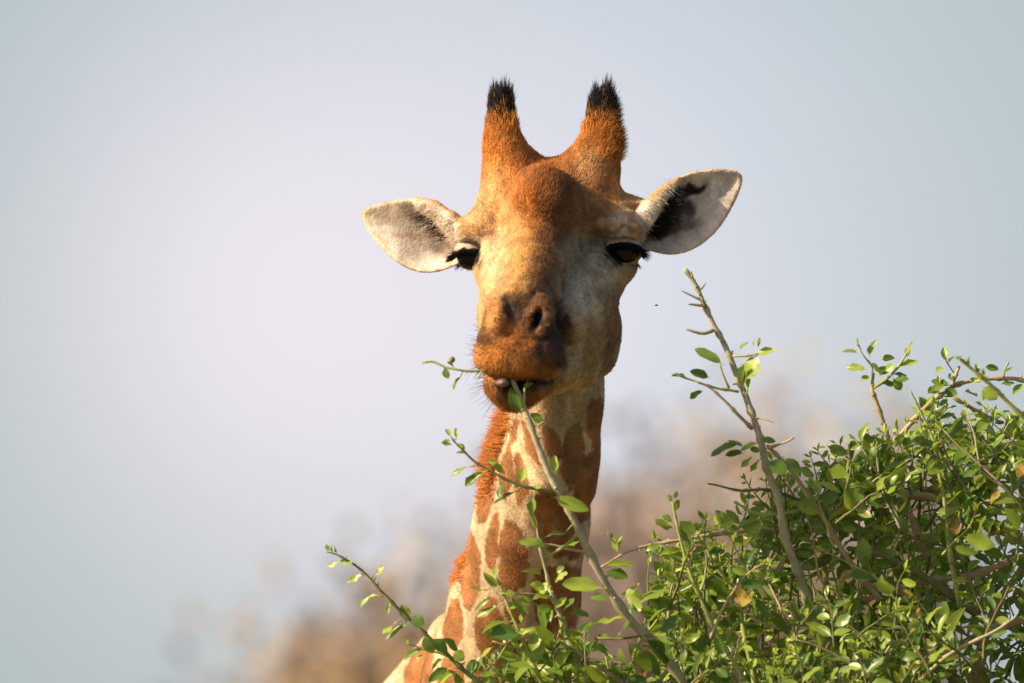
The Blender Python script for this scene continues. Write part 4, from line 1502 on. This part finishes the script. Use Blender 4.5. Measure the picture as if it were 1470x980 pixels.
def shoot(u, v, w, ang, L, lsize, young, rr, vis=True):
    """a leafy side shoot: photo base point, heading (0 = up, positive to the right), length in mm"""
    n = 8
    P = [np.array((u, v, w), float)]
    a = ang
    tw = rr.gauss(0, .35)
    for i in range(n):
        a += rr.gauss(0, .13)
        P.append(P[-1] + np.array((math.sin(a), -math.cos(a), tw)) * L / n)
    W = [np.array(at(*p)) for p in P]
    kind = 'y' if young > .5 else rr.choice('dgw')
    sp = Soup()
    V, F = tube(W, np.linspace(2.2, .8, n + 1) / 1000 * (L / 120) ** .5, 6)
    sp.add(V, F)
    side = rr.choice((-1, 1))
    d = rr.uniform(0.12, .25) * L
    while d < L * 0.98:
        f = d / L * n
        i = min(int(f), n - 1)
        p = P[i] + (P[i + 1] - P[i]) * (f - i)
        tdir = (P[i + 1] - P[i]) / (L / n)
        side = -side if rr.random() < .85 else side
        t = d / L
        sz = lsize * rr.uniform(.65, 1.2) * (1 - .5 * max(0, t - .6) / .4)
        per = np.array((-tdir[1] * side, tdir[0] * side, rr.gauss(0, .7)))
        ld = tdir * rr.uniform(.2, 1.0) + per * rr.uniform(.6, 1.2) + np.array((0, rr.uniform(-.2, .35), 0))
        ld /= np.linalg.norm(ld)
        p1 = p + ld * sz * .2
        p2 = p + ld * sz * 1.2
        tone = min(1, max(0, young * .5 + rr.uniform(-.25, .40) + .35 * max(0, t - .7) / .3))
        leaf(at(*p1), at(*p2), sz * rr.uniform(.38, .58) / 1000, tone, rr.gauss(0, .8), imp=(w + 200) / 4000 if vis else -9)
        d += rr.uniform(7, 17) * (lsize / 34)
    for k in range(rr.randint(2, 4)):
        ld = (P[-1] - P[-2]) / (L / n) + np.array([rr.gauss(0, .45) for _ in range(3)])
        ld /= np.linalg.norm(ld)
        sz = rr.uniform(8, 18)
        leaf(at(*P[-1]), at(*(P[-1] + ld * sz)), sz * .34 / 1000, .95, rr.gauss(0, .6), imp=-1)
    return sp


sr = random.Random(19)
count = 0
twig_mass = Soup()
for k in range(2000):
    if count >= 534:
        break
    u = sr.uniform(660, 1560)
    top = float(np.interp(u, *VTOP))
    depth = sr.random() ** 1.25 * (1060 - top)
    inner = 370 <= count < 440                           # the shaded inside of the bush
    if inner:
        depth = 110 + sr.random() * max(60, 960 - top - 110)
        if u < 960:
            continue
    front = count >= 440                           # leaves that hang in front of the long stems
    if front:
        depth = sr.uniform(190, 360)
        if not 930 < u < 1330:
            continue
    sprig = count >= 500
    if sprig:
        front = False
        depth = sr.uniform(-25, 40)
        if not 960 < u < 1480:
            continue
    vt = top + depth
    if u < 940 and not front and sr.random() < 0.45:
        continue
    w = sr.uniform(-260, -20) if inner else sr.uniform(225, 330) if front else sr.uniform(-70, 220) if u > 900 else sr.uniform(120, 240)
    L = sr.uniform(60, 150)
    ang = sr.gauss(-.15, .55)
    bu, bv = u - math.sin(ang) * L, vt + math.cos(ang) * L
    lsz, yg = sr.uniform(22, 44), sr.random()
    if sprig:
        ang, L, lsz, yg, w = sr.gauss(-.05, .28), sr.uniform(80, 140), sr.uniform(17, 26), 0.9, sr.uniform(-40, 200)
        bu, bv = u - math.sin(ang) * L, vt + math.cos(ang) * L
    sp = shoot(bu, bv, w, ang, L, lsz, yg, sr, vis=vt < 985)
    o = bpy.data.objects.new('shoot', sp.mesh('shoot', STEMS[sr.choice('dgyw')], origin=SL)) if count < 240 else None
    if o:
        COL.objects.link(o)
        o.parent = SHRUB
    else:
        for V_s in [np.concatenate(sp.V)]:
            twig_mass.add(V_s, sp.F)
    count += 1
if twig_mass.n:
    o = bpy.data.objects.new('twigs', twig_mass.mesh('twigs', M_DSTEM, origin=SL))
    COL.objects.link(o)
    o.parent = SHRUB
    o['kind'] = 'stuff'

# the lower part of the bush, beneath the picture
low = Soup()
for k in range(110):
    u = sr.uniform(760, 1560)
    sp = shoot(u, sr.uniform(1090, 1560), sr.uniform(-200, 240), sr.gauss(0, .6), sr.uniform(90, 170), sr.uniform(26, 44), sr.random() * .6, sr, vis=False)
    low.add(np.concatenate(sp.V), sp.F)
o = bpy.data.objects.new('twigs', low.mesh('twigs', M_DSTEM, origin=SL))
COL.objects.link(o)
o.parent = SHRUB
o['kind'] = 'stuff'

# stems from the ground up into the bush
for (u, v, w, x0) in ((1030, 1075, 150, -.10), (1120, 1080, 170, -.04), (1230, 1095, 30, .03), (1390, 1045, 0, .10), (1500, 1000, -60, .16), (1220, 1080, -20, .0), (800, 1078, 160, -.16), (880, 1078, 150, -.13)):
    p1 = np.array(at(u, v, w))
    p0 = np.array((SL[0] + x0, SL[1] + lr.uniform(-.12, .12), -0.05))
    mid = p0 * 0.45 + p1 * 0.55 + np.array((x0 * .6 + lr.uniform(-.1, .1), lr.uniform(-.1, .1), -.1))
    pts = smooth_path([p0, p0 * .75 + mid * .25 + np.array((x0 * .3, 0, 0)), mid, p1], 26)
    V, F = tube(pts, np.linspace(.026, .0075, 26), 8)
    s_ = Soup()
    s_.add(V, F)
    o = bpy.data.objects.new('stem', s_.mesh('stem', M_WOOD, origin=SL))
    COL.objects.link(o)
    o.parent = SHRUB

order = sorted(range(len(LEAVES)), key=lambda i: -LEAVES[i][2])
mass = Soup()
for r_, i in enumerate(order):
    m, k, _ = LEAVES[i]
    if r_ < 300:
        o = bpy.data.objects.new('leaf', VARIANTS[k][3])
        COL.objects.link(o)
        o.parent = SHRUB
        mb = m.copy()
        mb.translation = m.translation - Vector(SL)
        o.matrix_basis = mb
    else:
        A = np.array(m)
        mass.add(VARIANTS[k][1] @ A[:3, :3].T + A[:3, 3], VARIANTS[k][2], VARIANTS[k][0])
o = bpy.data.objects.new('leaves', mass.mesh('leaves', M_LEAF, origin=SL, tone=True))
COL.objects.link(o)
o.parent = SHRUB
o['kind'] = 'stuff'

# ------------------------------------------------------------------ the bitten-off twig at the other side of the mouth
TW = empty('twig', at(691, 533, 300), 'pale bitten twig with a green berry sticking out of the left of the mouth', 'twig')
branch([(607, 521, 300), (621, 520, 301), (638, 527, 303), (657, 531, 304), (671, 533, 303), (691, 533, 300), (712, 538, 292)], 1.6, 2.0, 'y', 'stem', False, parent=TW, n=22)
branch([(692, 534, 302), (684, 543, 306)], 1.4, .5, 'y', 'spur', False, parent=TW, n=4)
branch([(653, 528, 304), (651, 521, 306), (649, 516, 307)], .8, .7, 'd', 'berry_stalk', False, parent=TW, n=5)
M_BERRY = material('green_berry', (0.16, 0.18, 0.035), rough=0.4)
bv, bf = uv_ball(cc(649, 516, 307), (4.4, 4.4, 4.4), 16, 10)
part_mesh('berry', to_world(bv), bf, M_BERRY, TW)
for (u0, v0, u1, v1, wd, tn) in ((638, 529, 643, 543, 11, .1), (661, 541, 646, 559, 9, .2), (650, 525, 641, 520, 6, .95), (614, 521, 606, 523, 5, .9)):
    m = leaf_matrix(at(u0, v0, 303), at(u1, v1, 306), wd / 1000 * 1.1, 0.3)
    k = min(range(NV), key=lambda q: abs(VARIANTS[q][0] - tn))
    o = bpy.data.objects.new('leaf', VARIANTS[k][3])
    COL.objects.link(o)
    o.parent = TW
    m.translation = m.translation - TW.location
    o.matrix_basis = m
branch([(637, 527, 303), (638, 530, 303)], .7, .6, 'd', 'petiole', False, parent=TW, n=3)
branch([(664, 534, 303), (661, 541, 303)], .7, .6, 'd', 'petiole', False, parent=TW, n=3)

# ------------------------------------------------------------------ a fly passing by
FLY = empty('fly', at(942, 438, 60), 'tiny black fly in the air between the giraffe cheek and the bare stem', 'insect')
M_FLY = material('black_insect', (0.01, 0.01, 0.012), rough=0.4)
M_WING = material('grey_wing', (0.25, 0.25, 0.27), rough=0.3)
fc = cc(942, 438, 60)
for nm, off, r in (('abdomen', (1.1, .2, 0), (1.5, .9, .9)), ('thorax', (-.6, 0, 0), (1.0, .9, .9)), ('head', (-1.8, .1, 0), (.6, .6, .7))):
    bv, bf = uv_ball(fc + np.array(off), r, 12, 8)
    part_mesh(nm, to_world(bv), bf, M_FLY, FLY)
for s in (-1, 1):
    wv = [fc + np.array(p) for p in ((-.6, -.7, s * .4), (.2, -1.6, s * 2.0), (1.6, -1.5, s * 2.4), (1.8, -1.0, s * 1.2), (.6, -.6, s * .5))]
    wv2 = [p + np.array((0, .06, 0)) for p in wv]
    me = bpy.data.meshes.new('wing')
    me.from_pydata([tuple(p) for p in to_world(wv + wv2) - np.array(FLY.location)], [], [(0, 1, 2, 3, 4), (9, 8, 7, 6, 5)] + [(i, i + 5, (i + 1) % 5 + 5, (i + 1) % 5) for i in range(5)])
    me.materials.append(M_WING)
    o = bpy.data.objects.new('wing', me)
    COL.objects.link(o)
    o.parent = FLY
